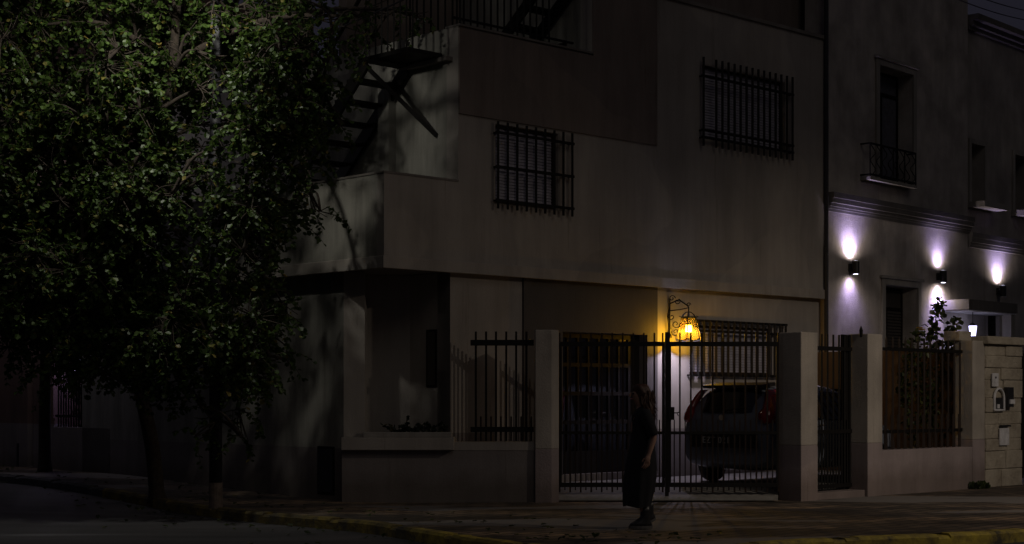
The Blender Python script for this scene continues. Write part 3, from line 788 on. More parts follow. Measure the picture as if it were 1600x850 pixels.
for h in (wB1, wB2):
    mb = MB(); mb.box(FA, h[0], h[1], -.4, -.38, h[2], h[3]); w = mb.build('window', 'dark', hb)
    mb = MB(); mb.box(FA, h[0] - .14, h[1] + .3, -.06, .34, h[2] - .12, h[2] - .001); mb.build('sill', 'trim', w)
    mb = MB(); mb.box(FA, h[0] - .1, h[0] - .001, -.06, -.02, h[2], h[3] + .1); mb.box(FA, h[1] + .001, h[1] + .1, -.06, -.02, h[2], h[3] + .1); mb.box(FA, h[0], h[1], -.06, -.02, h[3] + .001, h[3] + .1); mb.build('surround', 'trim', w)
    mb = MB(); mb.box(FA, h[0] + .04, h[1] - .04, -.378, -.37, h[2] + .04, h[3] - .04); mb.build('pane', 'glass', w)
mb = MB(); z = FA.zpx(1516, 483, .6); c0 = FA.apx(1514, .6); c1 = FA.apx(1590, .6)
mb.box(FA, c0, c1, -.05, .6, z, z + .2); pc = mb.build('porch_canopy', 'cornice', hb)
mb = MB(); mb.box(FA, c0 + .02, c1 - .02, -.05, .58, z - .03, z - .004); mb.build('soffit', 'white', pc)
mb = MB(); mb.box(FA, c1 - .22, c1 - .02, .36, .56, .1, z - .031); mb.build('porch_column', 'trim', hb)
mb = MB(); mb.box(FA, dB[0], dB[1], -.2, -.15, dB[2], dB[3]); mb.build('front_door', 'wood', hb)
adopt(hb)
# porch lantern
q = Vector(FA.p(FA.apx(1520, .4), .4, FA.zpx(1520, 516, .4)))
pl = root('porch_lantern', q, 'bright white porch lantern beside the stone pillar cap', 'lantern')
mb = MB(); mb.rings([[(q.x + r * math.cos(k * math.pi / 3), q.y + r * math.sin(k * math.pi / 3), q.z + h) for k in range(6)] for r, h in ((.06, -.11), (.085, .09))]); mb.build('opal_glass', 'lantern_white', pl)
mb = MB(); mb.rings([[(q.x + r * math.cos(k * math.pi / 3), q.y + r * math.sin(k * math.pi / 3), q.z + h) for k in range(6)] for r, h in ((.095, .092), (.03, .15))]); mb.tube([q + Vector((0, 0, .14)), (q.x, q.y, z - .03)], .008, 5); mb.build('lantern_cap', 'lampmetal', pl)
adopt(pl)
# party pier between houses B yard: back parapet
# ------------------------------------------------------------------ lights helper
def light(kind, loc, power, color=(1, 1, 1), r=.05, direction=None, angle=60, blend=.5):
    l = bpy.data.lights.new('lamp_or_fill_light', kind); l.energy = power; l.color = color
    if kind != 'SUN': l.shadow_soft_size = r
    o = bpy.data.objects.new('lamp_or_fill_light', l); o.location = loc; COL.objects.link(o)
    if kind == 'SPOT': l.spot_size = R(angle); l.spot_blend = blend
    if direction is not None: o.rotation_euler = Vector(direction).to_track_quat('-Z', 'Y').to_euler()
    return o
# sconces
def sconce(x, y, label, up, down, frame=FA, wd=0.):
    dd = .13; a = frame.apx(x, wd + dd); z = frame.zpx(x, y, wd + dd)
    c = Vector(frame.p(a, wd + dd, z)); t = root('wall_sconce', c, label, 'wall lamp', 'up and down wall lamps')
    mb = MB(); mb.tube([c + Vector((0, 0, -.11)), c + Vector((0, 0, .11))], .07, 16); mb.build('body', 'lampmetal', t)
    mb = MB(); mb.box(frame, a - .05, a + .05, wd, wd + .07, z - .07, z + .07); mb.build('wall_mount', 'lampmetal', t)
    for s in (-1, 1):
        mb = MB(); mb.tube([c + Vector((0, 0, s * .112)), c + Vector((0, 0, s * .122))], .072, 16); rm = mb.build('rim', 'zinc', t)
        if (up if s > 0 else down) > 0:
            mb = MB(); mb.tube([c + Vector((0, 0, s * .123)), c + Vector((0, 0, s * .125))], .045, 12); mb.build('led', 'ledface', rm)
    adopt(t)
    inward = Vector((-frame.n[0], -frame.n[1], 0))
    for s, e in ((1, up), (-1, down)):
        if e: 
            e *= .62; light('SPOT', c - inward * .05 + Vector((0, 0, s * .135)), e, (.44, .35, 1.0), .03, Vector((0, 0, s)) + inward * .5, 108, 1.0)
            light('SPOT', c - inward * .05 + Vector((0, 0, s * .135)), e * .5, (1.0, .84, .78), .05, Vector((0, 0, s)) + inward * .2, 168, 1.0)
sconce(1337, 418, 'black up and down wall lamp left of the shuttered door', 150, 60)
sconce(1474, 432, 'black up and down wall lamp above the rose bush', 80, 150)
sconce(1567, 455, 'black wall lamp shining up above the white porch', 150, 0, wd=-.06)
light('POINT', q + Vector((0, 0, -.16)), 8, (.75, .72, 1), .05)

# ------------------------------------------------------------------ wrought iron lantern
ln = .34
la = FR.apx(1076, ln); lz = FR.zpx(1076, 514, ln); c = Vector(FR.p(la, ln, lz))
wl = root('wall_lantern', c, 'lit amber glass wall lantern on a curly wrought iron bracket', 'lantern')
zt_, zb_ = FR.zpx(1076, 496, ln), FR.zpx(1076, 529, ln)
def hexr(r, z, n=6, ph=.3): return [(c.x + r * math.cos(ph + 2 * math.pi * k / n), c.y + r * math.sin(ph + 2 * math.pi * k / n), z) for k in range(n)]
rt, rb = .125, .22
mb = MB()
T = hexr(rt, zt_); B = hexr(rb, zb_)
for k in range(6):
    j = (k + 1) % 6; n = 6; prev = None
    t0, t1, p0, p1 = Vector(T[k]), Vector(T[j]), Vector(B[k]), Vector(B[j])
    top = [t0.lerp(t1, i / n) for i in range(n + 1)]; bot = [p0.lerp(p1, i / n) - Vector((0, 0, .035 * math.sin(math.pi * i / n))) for i in range(n + 1)]
    for i in range(n): mb.face([top[i], top[i + 1], bot[i + 1], bot[i]])
mb.build('glass_panes', 'amber', wl)
mb = MB()
for k in range(6):
    j = (k + 1) % 6; mb.tube([T[k], B[k], Vector(B[k]) + Vector((0, 0, -.02))], .006, 5)
    mb.tube([Vector(B[k]).lerp(Vector(B[j]), i / 6) - Vector((0, 0, .038 * math.sin(math.pi * i / 6))) for i in range(7)], .006, 5)
    mb.tube([T[k], T[j]], .012, 5)
    o_ = Vector(T[k]) - c; o_.z = 0
    mb.tube([Vector(T[k]), Vector(T[k]) + o_ * .35 + Vector((0, 0, .02))], .006, 5)
    mb.tube([Vector(T[k]), c + o_ * .75 + Vector((0, 0, zt_ - c.z + .05)), c + o_ * .35 + Vector((0, 0, zt_ - c.z + .085)), c + Vector((0, 0, zt_ - c.z + .09))], .008, 5)
mb.build('shade_frame', 'iron', wl)
mb = MB()
wallp = lambda t_, d_, z_: FR.p(la + t_, d_ - .12, z_)
ztop = FR.zpx(1052, 466, 0)
zlow = FR.zpx(1052, 528, 0)
off = FR.apx(1053, 0) - la
def W3(s, d_, z_): return FR.p(la + off * (1 - s) , -.09 + (ln + .09) * s if d_ is None else d_, z_)
def curl(c0, r0, turns, ph, w=.008, ay=1):
    pts = []
    for i in range(22):
        t = i / 21; a = ph + turns * 2 * math.pi * t; r = r0 * (1 - .8 * t)
        pts.append(FR.p(c0[0] + r * math.cos(a) * .6, c0[1] + r * math.cos(a) * .8, c0[2] + r * math.sin(a)))
    mb.tube(pts, w, 5)
aw = la + off
mb.bar(FR.p(aw, -.09, zlow), FR.p(aw, -.09, ztop), .02, .02)
mb.tube([FR.p(aw, -.08, ztop - .08), FR.p(aw * .7 + la * .3, .12, ztop - .03), FR.p(aw * .35 + la * .65, .3, ztop - .13), FR.p(la, ln, ztop - .16), FR.p(la, ln, zt_ + .08)], .011, 6)
mb.tube([FR.p(aw, -.08, ztop - .2), FR.p(aw * .6 + la * .4, .15, ztop - .19), FR.p(la, ln, ztop - .17)], .008, 5)
for cc, r0, tn_, ph in (((aw, -.04, ztop), .055, 1.2, 0), ((aw + .06, .02, ztop - .05), .05, -1.3, 1), ((aw, -.05, ztop - .3), .06, 1.1, 2), ((aw + .05, .0, ztop - .42), .07, -1.2, 0), ((aw + .02, .02, zlow + .1), .07, 1.3, 3), ((aw + .1, .12, zlow + .05), .05, -1.2, 2), ((la, ln, ztop - .12), .035, 1.2, 0), ((aw + .12, .15, zlow + .3), .05, 1.2, 1)):
    curl(cc, r0, tn_, ph)
mb.tube([FR.p(aw - .03, -.06, ztop - .1), FR.p(aw - .1, -.05, ztop - .3), FR.p(aw - .05, -.06, zlow + .15), FR.p(aw + .0, -.05, zlow)], .007, 5)
mb.tube([FR.p(aw + .14, .2, zlow + .36), FR.p(aw + .04, .08, zlow + .22), FR.p(aw + .06, .1, zlow + .06), FR.p(aw + .14, .18, zlow + .02)], .008, 5)
mb.build('bracket', 'iron', wl)
mb = MB(); mb.tube([c + Vector((0, 0, -.045)), c + Vector((0, 0, .06))], [.055, .05], 10); mb.build('bulb', 'bulb', wl)
mb = MB(); mb.tube([c + Vector((0, 0, .05)), c + Vector((0, 0, zt_ - c.z + .09))], .012, 6); mb.build('socket', 'lampmetal', wl)
adopt(wl)
light('POINT', c + Vector((0, 0, -.055)), 62, (.86, .76, 1.0), .03)

# ------------------------------------------------------------------ tree
def leaf_shape(mb, p, d, up, s, mi=0):
    d = d.normalized(); x = d.cross(up)
    if x.length < .01: x = Vector((1, 0, 0))
    x.normalize(); nrm = x.cross(d) * .18 * s
    k = len(mb.v)
    mb.v += [tuple(p), tuple(p + d * .45 * s - x * .48 * s + nrm), tuple(p + d * .95 * s - x * .28 * s + nrm * .6), tuple(p + d * .9 * s), tuple(p + d * .95 * s + x * .28 * s + nrm * .6), tuple(p + d * .45 * s + x * .48 * s + nrm)]
    mb.f += [(k, k + 3, k + 2, k + 1), (k, k + 5, k + 4, k + 3)]; mb.m += [mi, mi]
def rv(): 
    while True:
        v = Vector((random.uniform(-1, 1), random.uniform(-1, 1), random.uniform(-1, 1)))
        if .05 < v.length < 1: return v
def clump(mb, tw, c, r, n, s=.072):
    c = Vector(c)
    nt_ = max(3, int(n / 14))
    for _ in range(nt_):
        v = rv().normalized() * (random.random() ** .45); p = c + Vector((v.x * r, v.y * r, v.z * r * .8))
        dr_ = (v + rv() * .6 + Vector((0, 0, -.35))).normalized()
        L = random.uniform(.25, .5); pts = [c, p]
        q = p.copy(); dd = dr_.copy()
        for k in range(7):
            q = q + dd * L / 7; dd = (dd + Vector((0, 0, -.14)) + rv() * .12).normalized(); pts.append(q.copy())
        tw.tube(pts, [.009] + [.006 * (1 - k / 9) for k in range(8)], 3, cap=False)
        for k in range(14):
            b = pts[1 + k // 2]; side = rv(); side.z *= .5
            leaf_shape(mb, b + rv() * .015, (dd * .4 + side.normalized() + Vector((0, 0, -.45))), rv() + Vector((0, 0, 1.2)), s * random.uniform(.7, 1.3))
def pz(x, y, Z): return Vector(((x - CX) / F * Z, Z, CH + (HY - y) * Z / F))
def make_tree(label, base, trunk, clumps, seed, group=None, nleaf=470):
    random.seed(seed)
    t = root('street_tree', (base[0], base[1], base[2]), label, 'tree')
    mb = MB(); pts = smooth_path([tuple(p) for p in trunk], 6)
    n = len(pts); mb.tube(pts, [.115 * (1 - .55 * i / n) * (1.35 if i == 0 else 1.12 if i == 1 else 1) for i in range(n)], 12)
    lv = MB(); tw = MB()
    nodes = [Vector(p) for p in pts[int(n * .45):]]
    for (x, y, Z, r) in clumps:
        c = pz(x, y, Z)
        s = min(nodes, key=lambda q: (q - c).length + max(0, q.z - c.z + .3) * 1.5)
        mid = (s + c) / 2 + rv() * .15 + Vector((0, 0, .15)); L = (c - s).length
        bp = smooth_path([tuple(s), tuple(mid), tuple(c)], 5)
        r0 = min(.06, .018 + .018 * L)
        mb.tube(bp, [r0 * (1 - .8 * i / len(bp)) for i in range(len(bp))], 6)
        nodes += [Vector(bp[3]), Vector(bp[6]), c]
        for _ in range(3):
            e = c + rv() * r; mb.tube(smooth_path([bp[6], tuple((Vector(bp[6]) + e) / 2 + rv() * .08), tuple(e)], 3), [.012, .011, .01, .009, .007, .006, .005], 4)
        clump(lv, tw, c, r, int(nleaf * (r / .55) ** 2.2))
    mb.build('trunk', 'bark', t, smooth=True)
    lo = lv.build('crown', 'leaf', t); tw.build('twigs', 'bark', lo)
    bpy.context.view_layer.update(); adopt(t); lo.children[0].matrix_parent_inverse = lo.matrix_world.inverted()
    return t
# right silhouette sprays and inner clumps, given as picture columns and depth
random.seed(21)
CL = []
outline = [(560, 25, 21, .32), (520, 60, 20.9, .4), (500, 130, 20.9, .34), (532, 195, 20.9, .18), (478, 205, 20.9, .4), (455, 262, 20.9, .38), (500, 330, 21.6, .2), (462, 318, 21.6, .3), (405, 340, 21.6, .42), (430, 395, 21.6, .28), (400, 440, 21.6, .4), (448, 490, 21.6, .24), (410, 520, 21.6, .38), (440, 560, 21.5, .2), (395, 590, 21.5, .32), (370, 640, 21.4, .24), (378, 682, 21.4, .14), (318, 640, 21.4, .25), (305, 680, 21.4, .13), (262, 600, 21.6, .3), (200, 600, 22, .22), (150, 580, 22.6, .3), (350, 580, 21.5, .36), (610, 15, 23.4, .25), (580, 60, 23.3, .2), (660, 30, 23.2, .2)]
CL += outline
for _ in range(290):
    x = random.uniform(-30, 480); y = random.uniform(-70, 570)
    lim = 540 if y < 120 else 490 if y < 260 else 440 if y < 350 else 420
    x = min(x, lim - 20)
    if y > 300 and 190 < x < 235: y -= 90
    Zc = random.uniform(20.7, 23.3); c_ = pz(x, y, Zc); LP_ = Vector((-4.35, 19.7, 7.25)); near = False
    for a_ in (.2, .8, 1.5, 2.4):
        for z_ in (.6, 2.0, 3.1):
            q_ = Vector(FL.p(a_, 0, z_)); d_ = q_ - LP_; t_ = max(0, min(1, (c_ - LP_).dot(d_) / d_.dot(d_)))
            if (LP_ + d_ * t_ - c_).length < .68: near = True
    for a_ in (.8, 1.7, 2.6):
        for z_ in (4.9, 5.8):
            q_ = Vector(FLv.p(a_, 0, z_)); d_ = q_ - LP_; t_ = max(0, min(1, (c_ - LP_).dot(d_) / d_.dot(d_)))
            if (LP_ + d_ * t_ - c_).length < .5: near = True
    if near and random.random() < .93: continue
    CL.append((x, y, Zc, random.uniform(.34, .55)))
for k_ in range(17):
    CL.append((random.uniform(318, 358), -20 + k_ * 36, random.uniform(21.0, 21.3), random.uniform(.2, .27)))
for k_ in range(10):
    CL.append((random.uniform(195, 245), 20 + k_ * 40, random.uniform(21.2, 21.5), random.uniform(.24, .32)))
for k_ in range(8):
    CL.append((random.uniform(230, 320), 90 + k_ * 28, random.uniform(21.6, 22.2), random.uniform(.26, .34)))
for _ in range(26):
    CL.append((random.uniform(380, 480), random.uniform(30, 330), random.uniform(20.4, 20.9), random.uniform(.26, .36)))
tb = pz(247, 772, 1)  # placeholder
TZ = 23.2
bx, by = (246 - CX) / F * TZ, TZ
make_tree('large leafy street tree with leaning trunk, its top lit green by the street lamp', (bx, by, hgt(bx, by)),
          [Vector((bx, by, hgt(bx, by) - .05)), pz(238, 700, 23.1), pz(222, 620, 23.0), pz(213, 560, 22.9), pz(203, 470, 22.7), pz(215, 380, 22.4), pz(240, 280, 22.1), pz(262, 160, 22), pz(275, 40, 22), pz(280, -90, 22)], CL, 11)
CL2 = []
random.seed(5)
for _ in range(60):
    CL2.append((random.uniform(-60, 170), random.uniform(-60, 470), random.uniform(24.5, 27.5), random.uniform(.4, .66)))
bx, by = wxy(70, 28.6)
make_tree('second street tree further down the side street, dark crown at the left edge', (bx, by, hgt(bx, by)),
          [Vector((bx, by, hgt(bx, by) - .05)), pz(70, 640, 28.5), pz(72, 520, 27.9), pz(74, 400, 27), pz(74, 250, 26.2), pz(70, 60, 26)], CL2, 12, nleaf=170)

# ------------------------------------------------------------------ street lamp in the tree
PZ_ = 21.75; px_, py_ = wxy(337, PZ_)
sl = root('street_lamp', (px_, py_, 0), 'street lamp post rising through the tree, base painted pale', 'street lamp')
mb = MB(); g = hgt(px_, py_); mb.tube([(px_, py_, g + .33), (px_, py_, 3), (px_, py_, 7.8)], [.09, .085, .07], 16); mb.build('post', 'pole', sl, smooth=True)
mb = MB(); mb.tube([(px_, py_, g - .1), (px_, py_, g + .335)], .094, 16); mb.build('painted_base', 'whitewash', sl)
mb = MB(); mb.box(W, px_ - .05, px_ + .09, -py_ + .08, -py_ + .16, 6.1, 6.65); mb.build('junction_box', 'pole', sl, bevel=.02)
LXp = (px_ - .28, py_ - 2.05)
mb = MB(); mb.tube(smooth_path([(px_, py_, 7.6), (px_ - .12, py_ - .9, 7.8), (LXp[0], LXp[1], 7.43)], 5), .035, 8); mb.build('arm', 'pole', sl)
mb = MB(); mb.rings([[(LXp[0] + r * math.cos(k * math.pi / 6), LXp[1] + r * 1.6 * math.sin(k * math.pi / 6), z) for k in range(12)] for r, z in ((.05, 7.5), (.14, 7.46), (.17, 7.38))]); mb.build('lamp_head', 'pole', sl)
mb = MB(); mb.rings([[(LXp[0] + r * math.cos(k * math.pi / 6), LXp[1] + r * 1.6 * math.sin(k * math.pi / 6), z) for k in range(12)] for r, z in ((.15, 7.379), (.1, 7.34))]); mb.build('lamp_glass', 'ledface', sl)
adopt(sl)
light('SPOT', (LXp[0], LXp[1], 7.3), 320, (1.0, .96, .86), .14, (-.3, .8, -.8), 165, .9)
# second street lamp across on the right, outside the frame, lighting the right hand facades
light('SPOT', (12.0, 16.0, 7.6), 560, (1.0, .84, .68), .12, (-6.5, 1.2, -7.2), 104, 1.0)
light('SPOT', (12.0, 16.0, 7.6), 880, (1.0, .84, .68), .12, (-4.4, 9.0, -7.1), 62, 1.0)
light('POINT', (-8.5, 28.3, 5.0), 40, (.95, .88, 1.0), .3)      # lamp further down the side street
fill_sun = light('SUN', (0, 0, 30), .062, (1.0, .9, .78), direction=(-.25, .8, -.58)); fill_sun.data.angle = R(25)  # weak sun lamp added as ambient fill, stands for no real night source

# ------------------------------------------------------------------ left side street
zl0, zl1 = FL.apx(173), FL.apx(78)
lf = root('side_railing', (*FL.xy(zl0, 0), .1), 'dark iron railing on a low wall in the side street at the left', 'railing')
mb = MB(); mb.box(FL, zl0 + .02, zl1, -.25, 0, 0, .95); mb.build('low_wall', 'wall_low', lf)
mb = MB(); n = 22
for i in range(n):
    a = zl0 + .1 + (zl1 - zl0 - .2) * i / (n - 1); mb.bar(FL.p(a, -.12, .95), FL.p(a, -.12, 2.4), .025)
for z in (1.15, 2.2): mb.bar(FL.p(zl0 + .05, -.12, z), FL.p(zl1, -.12, z), .03, .04)
mb.build('upright', 'iron', lf); adopt(lf)
mb = MB(); random.seed(8)
for _ in range(3600):
    a = random.uniform(zl0 + .2, zl1 - .1); z = random.uniform(.3, 2.7 + .3 * math.sin(a * 3)); d = -.7 + random.uniform(-.35, .3)
    leaf_shape(mb, Vector(FL.p(a, d, z)), rv(), rv(), random.uniform(.06, .1))
hg = root('hedge', FL.p((zl0 + zl1) / 2, -.7, .1), 'dark hedge behind the side street railing', 'hedge')
mb.build('foliage', 'hedge', hg)
mb = MB()
for i in range(7):
    a = zl0 + .3 + i * .45; mb.tube([FL.p(a, -.7, .1), FL.p(a + .05, -.7, 1.2), FL.p(a - .03, -.72, 2.2)], [.03, .022, .01], 6)
mb.build('stem', 'bark', hg); adopt(hg)
fh = root('reddish_house', (*FL.xy(zl1, 0), .1), 'dark reddish stucco house at the far left edge of the side street', 'house')
dl = (FL.apx(52, 0), FL.apx(43, 0), .2, 2.75)
wl_ = (FL.apx(10), FL.apx(-8), 4.2, 6.6)
mb = MB(); mb.wall(FL, zl1 + .05, zl1 + 9, 0, 9.5, -.4, .0, holes=[dl, wl_], cuts_z=[1.0], matf=lambda a, z: 1 if z < 1 else 0)
mb.wall(FL, zl1 + .05, zl1 + .35, 0, 9.4, -6, -.4)
mb.build('front_wall', ['redhouse', 'wall_low'], fh)
mb = MB(); mb.box(FL, dl[0], dl[1], -.2, -.15, dl[2], dl[3]); mb.build('door', 'wood', fh)
mb = MB(); mb.box(FL, wl_[0], wl_[1], -.2, -.18, wl_[2], wl_[3]); mb.build('window', 'glass', fh)
mb = MB(); mb.box(FL, wl_[0] - .3, wl_[1] + .3, 0, .5, wl_[2] - .2, wl_[2]); mb.build('balcony_slab', 'cornice', fh)
mb = MB(); a = FL.apx(47); mb.tube([FL.p(a, .08, 2.9), FL.p(a, .08, 9)], .06, 8); mb.build('downpipe', 'trim', fh)
adopt(fh)
mh = root('mauve_house', FL.p(zl0 + 2, -5, 0), 'pale mauve house set back behind the hedge', 'house')
mb = MB(); h_ = (9.0, 10.2, 1.2, 2.6); mb.wall(FL, 7.0, 12.5, 0, 7.5, -5.3, -5.0, holes=[h_]); mb.build('wall', 'lilac', mh)
mb = MB(); mb.box(FL, h_[0], h_[1], -5.25, -5.2, h_[2], h_[3]); mb.build('window', 'glass', mh)
adopt(mh)
# thin post at the far left
tx, ty = wxy(33, 30.3); g = hgt(tx, ty)
mb = MB(); mb.tube([(tx, ty, g - .05), (tx, ty, g + .5), (tx, ty, 5.2)], [.075, .055, .05], 12)
tp = tag(mb.build('sign_post', 'pole', smooth=True), 'thin dark metal post on the pavement near the left edge', 'post')
mb = MB(); mb.tube([(tx, ty, g), (tx, ty, g + .45)], .085, 12); mb.build('collar', 'lampmetal', tp)
# small lights in the side street
for x, y, d_, e, lb_ in ((119, 577, -.28, 5, 'small bluish garden lamp glowing through the hedge'), (92, 374, .0, 0, 'tiny bluish light high on the dark house wall')):
    fr_d = d_
    q = Vector(FL.p(FL.apx(x, fr_d), fr_d, FL.zpx(x, y, fr_d)))
    t = root('garden_lamp', q, lb_, 'lamp')
    mb = MB(); mb.ball(q, (.04, .04, .03)); mb.build('globe', 'tinyled', t)
    mb = MB(); mb.tube([q + Vector((0, 0, .03)), q + Vector((0, 0, .08))], [.05, .02], 8); mb.build('cap', 'lampmetal', t); adopt(t)
    if e: light('POINT', q + Vector((.1, -.1, -.06)), e, (.6, .5, 1), .03)
# cables
def cable(name, p, q, sag, label):
    p = Vector(p); q = Vector(q); mb = MB()
    mb.tube([p.lerp(q, i / 20) - Vector((0, 0, sag * 4 * (i / 20) * (1 - i / 20))) for i in range(21)], .012, 5)
    tag(mb.build(name, 'plastic'), label, 'cable', 'overhead cables')
cable('overhead_cable', pz(1480, -25, 30), pz(1640, 22, 40), .1, 'upper thin overhead cable in the patch of sky')
cable('overhead_cable', pz(1480, -8, 30), pz(1640, 36, 40), .1, 'lower thin overhead cable in the patch of sky')
cable('overhead_cable', pz(430, 82, 21.6), pz(655, -12, 22.3), .03, 'pale slanting cable crossing in front of the outside stair')

# ------------------------------------------------------------------ plants
def cane_plant(name, base, canes, label, cat, leafn, s, seed, flower=None):
    random.seed(seed); t = root(name, base, label, cat); st = MB(); lv = MB()
    for c_ in canes:
        P = smooth_path([tuple(p) for p in c_], 8); st.tube(P, [.012 * (1 - .7 * i / len(P)) for i in range(len(P))], 5)
        for _ in range(leafn):
            p = Vector(random.choice(P[len(P) // 5:])) + rv() * .09
            leaf_shape(lv, p, rv() + Vector((0, 0, -.3)), rv() + Vector((0, 0, 1)), s * random.uniform(.7, 1.3))
    st.build('stem', 'bark', t); lv.build('leaves', 'leaf2', t)
    if flower:
        for f in flower:
            mb = MB()
            for k in range(16):
                a = k * 2.4; d = Vector((math.cos(a), math.sin(a), random.uniform(-.1, .5))); leaf_shape(mb, Vector(f), d, Vector((0, 0, 1)), .06)
            mb.build('flower', 'petal', t)
    adopt(t); return t
rd = D - .75
def rp(x, y, d=rd): a = FR.apx(x, d); return Vector(FR.p(a, d, FR.zpx(x, y, d)))
cane_plant('rose_bush', rp(1450, 735), [
    [rp(1452, 735), rp(1450, 640), rp(1466, 560), rp(1462, 500), rp(1468, 476)],
    [rp(1455, 735), rp(1460, 650), rp(1470, 580), rp(1484, 520), rp(1494, 500)],
    [rp(1450, 735), rp(1440, 650), rp(1432, 590), rp(1425, 545), rp(1436, 520)],
    [rp(1452, 735), rp(1455, 640), rp(1445, 600), rp(1450, 540), rp(1456, 505)],
    [rp(1460, 735), rp(1475, 680), rp(1482, 640), rp(1490, 580), rp(1486, 530)],
    [rp(1440, 735), rp(1425, 680), rp(1415, 620), rp(1412, 600), rp(1418, 560)]],
    'tall climbing rose bush with one yellow bloom behind the railing', 'bush', 170, .085, 4, [rp(1437, 513), rp(1440, 516)])
random.seed(9)
gp = root('planter_plant', (-1.3, OZ + .15, .95), 'small dark leafy plants in the corner planter', 'plant')
lv = MB(); st = MB()
for k in range(26):
    x = random.uniform(xa + .3, xb - .15); hgt_ = random.uniform(.05, .16) * (1.5 if k % 9 == 0 else 1); base = Vector((x, OZ + random.uniform(0, .2), .955)); tip = base + Vector((random.uniform(-.18, .18), 0, hgt_))
    st.tube([base, (base + tip) / 2 + Vector((0, 0, .03)), tip], .004, 4)
    for _ in range(9): leaf_shape(lv, base.lerp(tip, random.uniform(.3, 1)), rv() + Vector((0, 0, .4)), rv(), .06)
st.build('stem', 'bark', gp); lv.build('leaves', 'hedge', gp); adopt(gp)
random.seed(10)
wd = root('weed', FR.p(FR.apx(1530, D + .1), D + .1, 0), 'tuft of green weeds at the foot of the slim pier', 'weed')
lv = MB()
for k in range(90):
    b_ = Vector(FR.p(FR.apx(random.uniform(1520, 1541), D + .08), D + random.uniform(.03, .16), 0)); leaf_shape(lv, b_, Vector((random.uniform(-.5, .5), random.uniform(-.5, .5), 1)), rv(), random.uniform(.06, .14))
lv.build('leaves', 'leaf2', wd); adopt(wd)

random.seed(31); lv = MB()
for k in range(420):
    q = random.choice(KP[8:90]); x = q[0] + random.gauss(0, .8); y = q[1] + random.gauss(.5, .7)
    kk = min(range(len(KI)), key=lambda i: (KI[i][0] - x) ** 2 + (KI[i][1] - y) ** 2); a, b_ = Vector(KI[max(kk - 1, 0)]), Vector(KI[min(kk + 1, len(KI) - 1)])
    inside = (b_ - a).x * (y - a.y) - (b_ - a).y * (x - a.x) > .05
    z = hgt(x, y) + (.02 if inside else -.12)
    if (Vector((x, y)) - Vector(KI[kk])).length < .2: continue
    if (x - LX) * FL.n[0] + (y - LZ) * FL.n[1] < .1 or y > 22.4 and x > LX: continue
    leaf_shape(lv, Vector((x, y, z)), Vector((random.uniform(-1, 1), random.uniform(-1, 1), random.uniform(0, .15))), Vector((random.uniform(-.3, .3), 0, 1)), random.uniform(.05, .09))
o = tag(lv.build('fallen_leaves', 'leaf2'), 'fallen leaves scattered along the kerb and pavement under the tree', 'leaves'); o['kind'] = 'stuff'
# ------------------------------------------------------------------ car
car = root('parked_car', (*FR.xy(0, D - 1.4), YF), 'silver grey hatchback parked behind the gate with its rear to the street', 'car')
FC = Frame(FR.xy(.02, D - .62 - .845), TH)       # a forward, d to the right side
def cp(x, y, z):
    x = x + .09 * (abs(y) / .84) ** 3 * max(0, 1 - max(x, 0) / .9)
    return FC.p(x if x < 1.1 else 1.1 + (x - 1.1) * .87, y, YF + z)
st = [  # x, z_top, half width at belt, half width at top, z bottom, belt z
    (0.03, .62, .70, .62, .42, .56), (0.0, .75, .78, .74, .34, .62), (.03, .98, .815, .77, .27, .82), (.10, 1.12, .83, .74, .24, .92), (.22, 1.30, .84, .66, .22, .93),
    (.34, 1.44, .845, .60, .2, .94), (.5, 1.49, .845, .58, .2, .94), (.9, 1.52, .845, .58, .2, .94), (1.5, 1.53, .845, .58, .2, .93), (2.1, 1.50, .845, .58, .2, .92), (2.5, 1.40, .845, .60, .2, .91),
    (2.85, 1.16, .84, .68, .2, .90), (3.15, .98, .835, .70, .2, .87), (3.5, .90, .82, .66, .22, .80), (3.8, .80, .76, .6, .25, .72), (3.95, .66, .68, .55, .3, .58), (4.0, .52, .6, .5, .36, .48)]
def ring(s_):
    x, zt, wb, wt, zb_, bl = s_
    h = [(0, zb_), (wb * .8, zb_), (wb * .97, zb_ + (bl - zb_) * .15), (wb, zb_ + (bl - zb_) * .55), (wb * .985, bl), ((wb * .985 + wt) / 2 + .015, (bl + zt) / 2), (wt + .01, zt - .06 * min(1, (zt - bl) / .3)), (wt * .8, zt - .015), (wt * .4, zt), (0, zt + .006)]
    r_ = [cp(x, y, z) for y, z in h]; l_ = [cp(x, -y, z) for y, z in h[-2:0:-1]]
    return r_ + l_
mb = MB(); mb.rings([ring(s_) for s_ in st])
body = mb.build('body', 'carpaint', car, smooth=True, merge=True)
body.modifiers.new('sub', 'SUBSURF').levels = 2; body.modifiers['sub'].render_levels = 2
cut = MB()
wheels = [(.68, 1), (.68, -1), (3.2, 1), (3.2, -1)]
for x, s in wheels:
    cut.tube([cp(x, s * .55, .29), cp(x, s * 1.0, .29)], .345, 28)
co = cut.build('cutter', 'cartrim')
bo = body.modifiers.new('b', 'BOOLEAN'); bo.object = co; bo.operation = 'DIFFERENCE'; bo.solver = 'EXACT'
bpy.context.view_layer.update()
dg_ = bpy.context.evaluated_depsgraph_get(); me = bpy.data.meshes.new_from_object(body.evaluated_get(dg_))
body.modifiers.clear(); body.data = me; bpy.data.objects.remove(co)
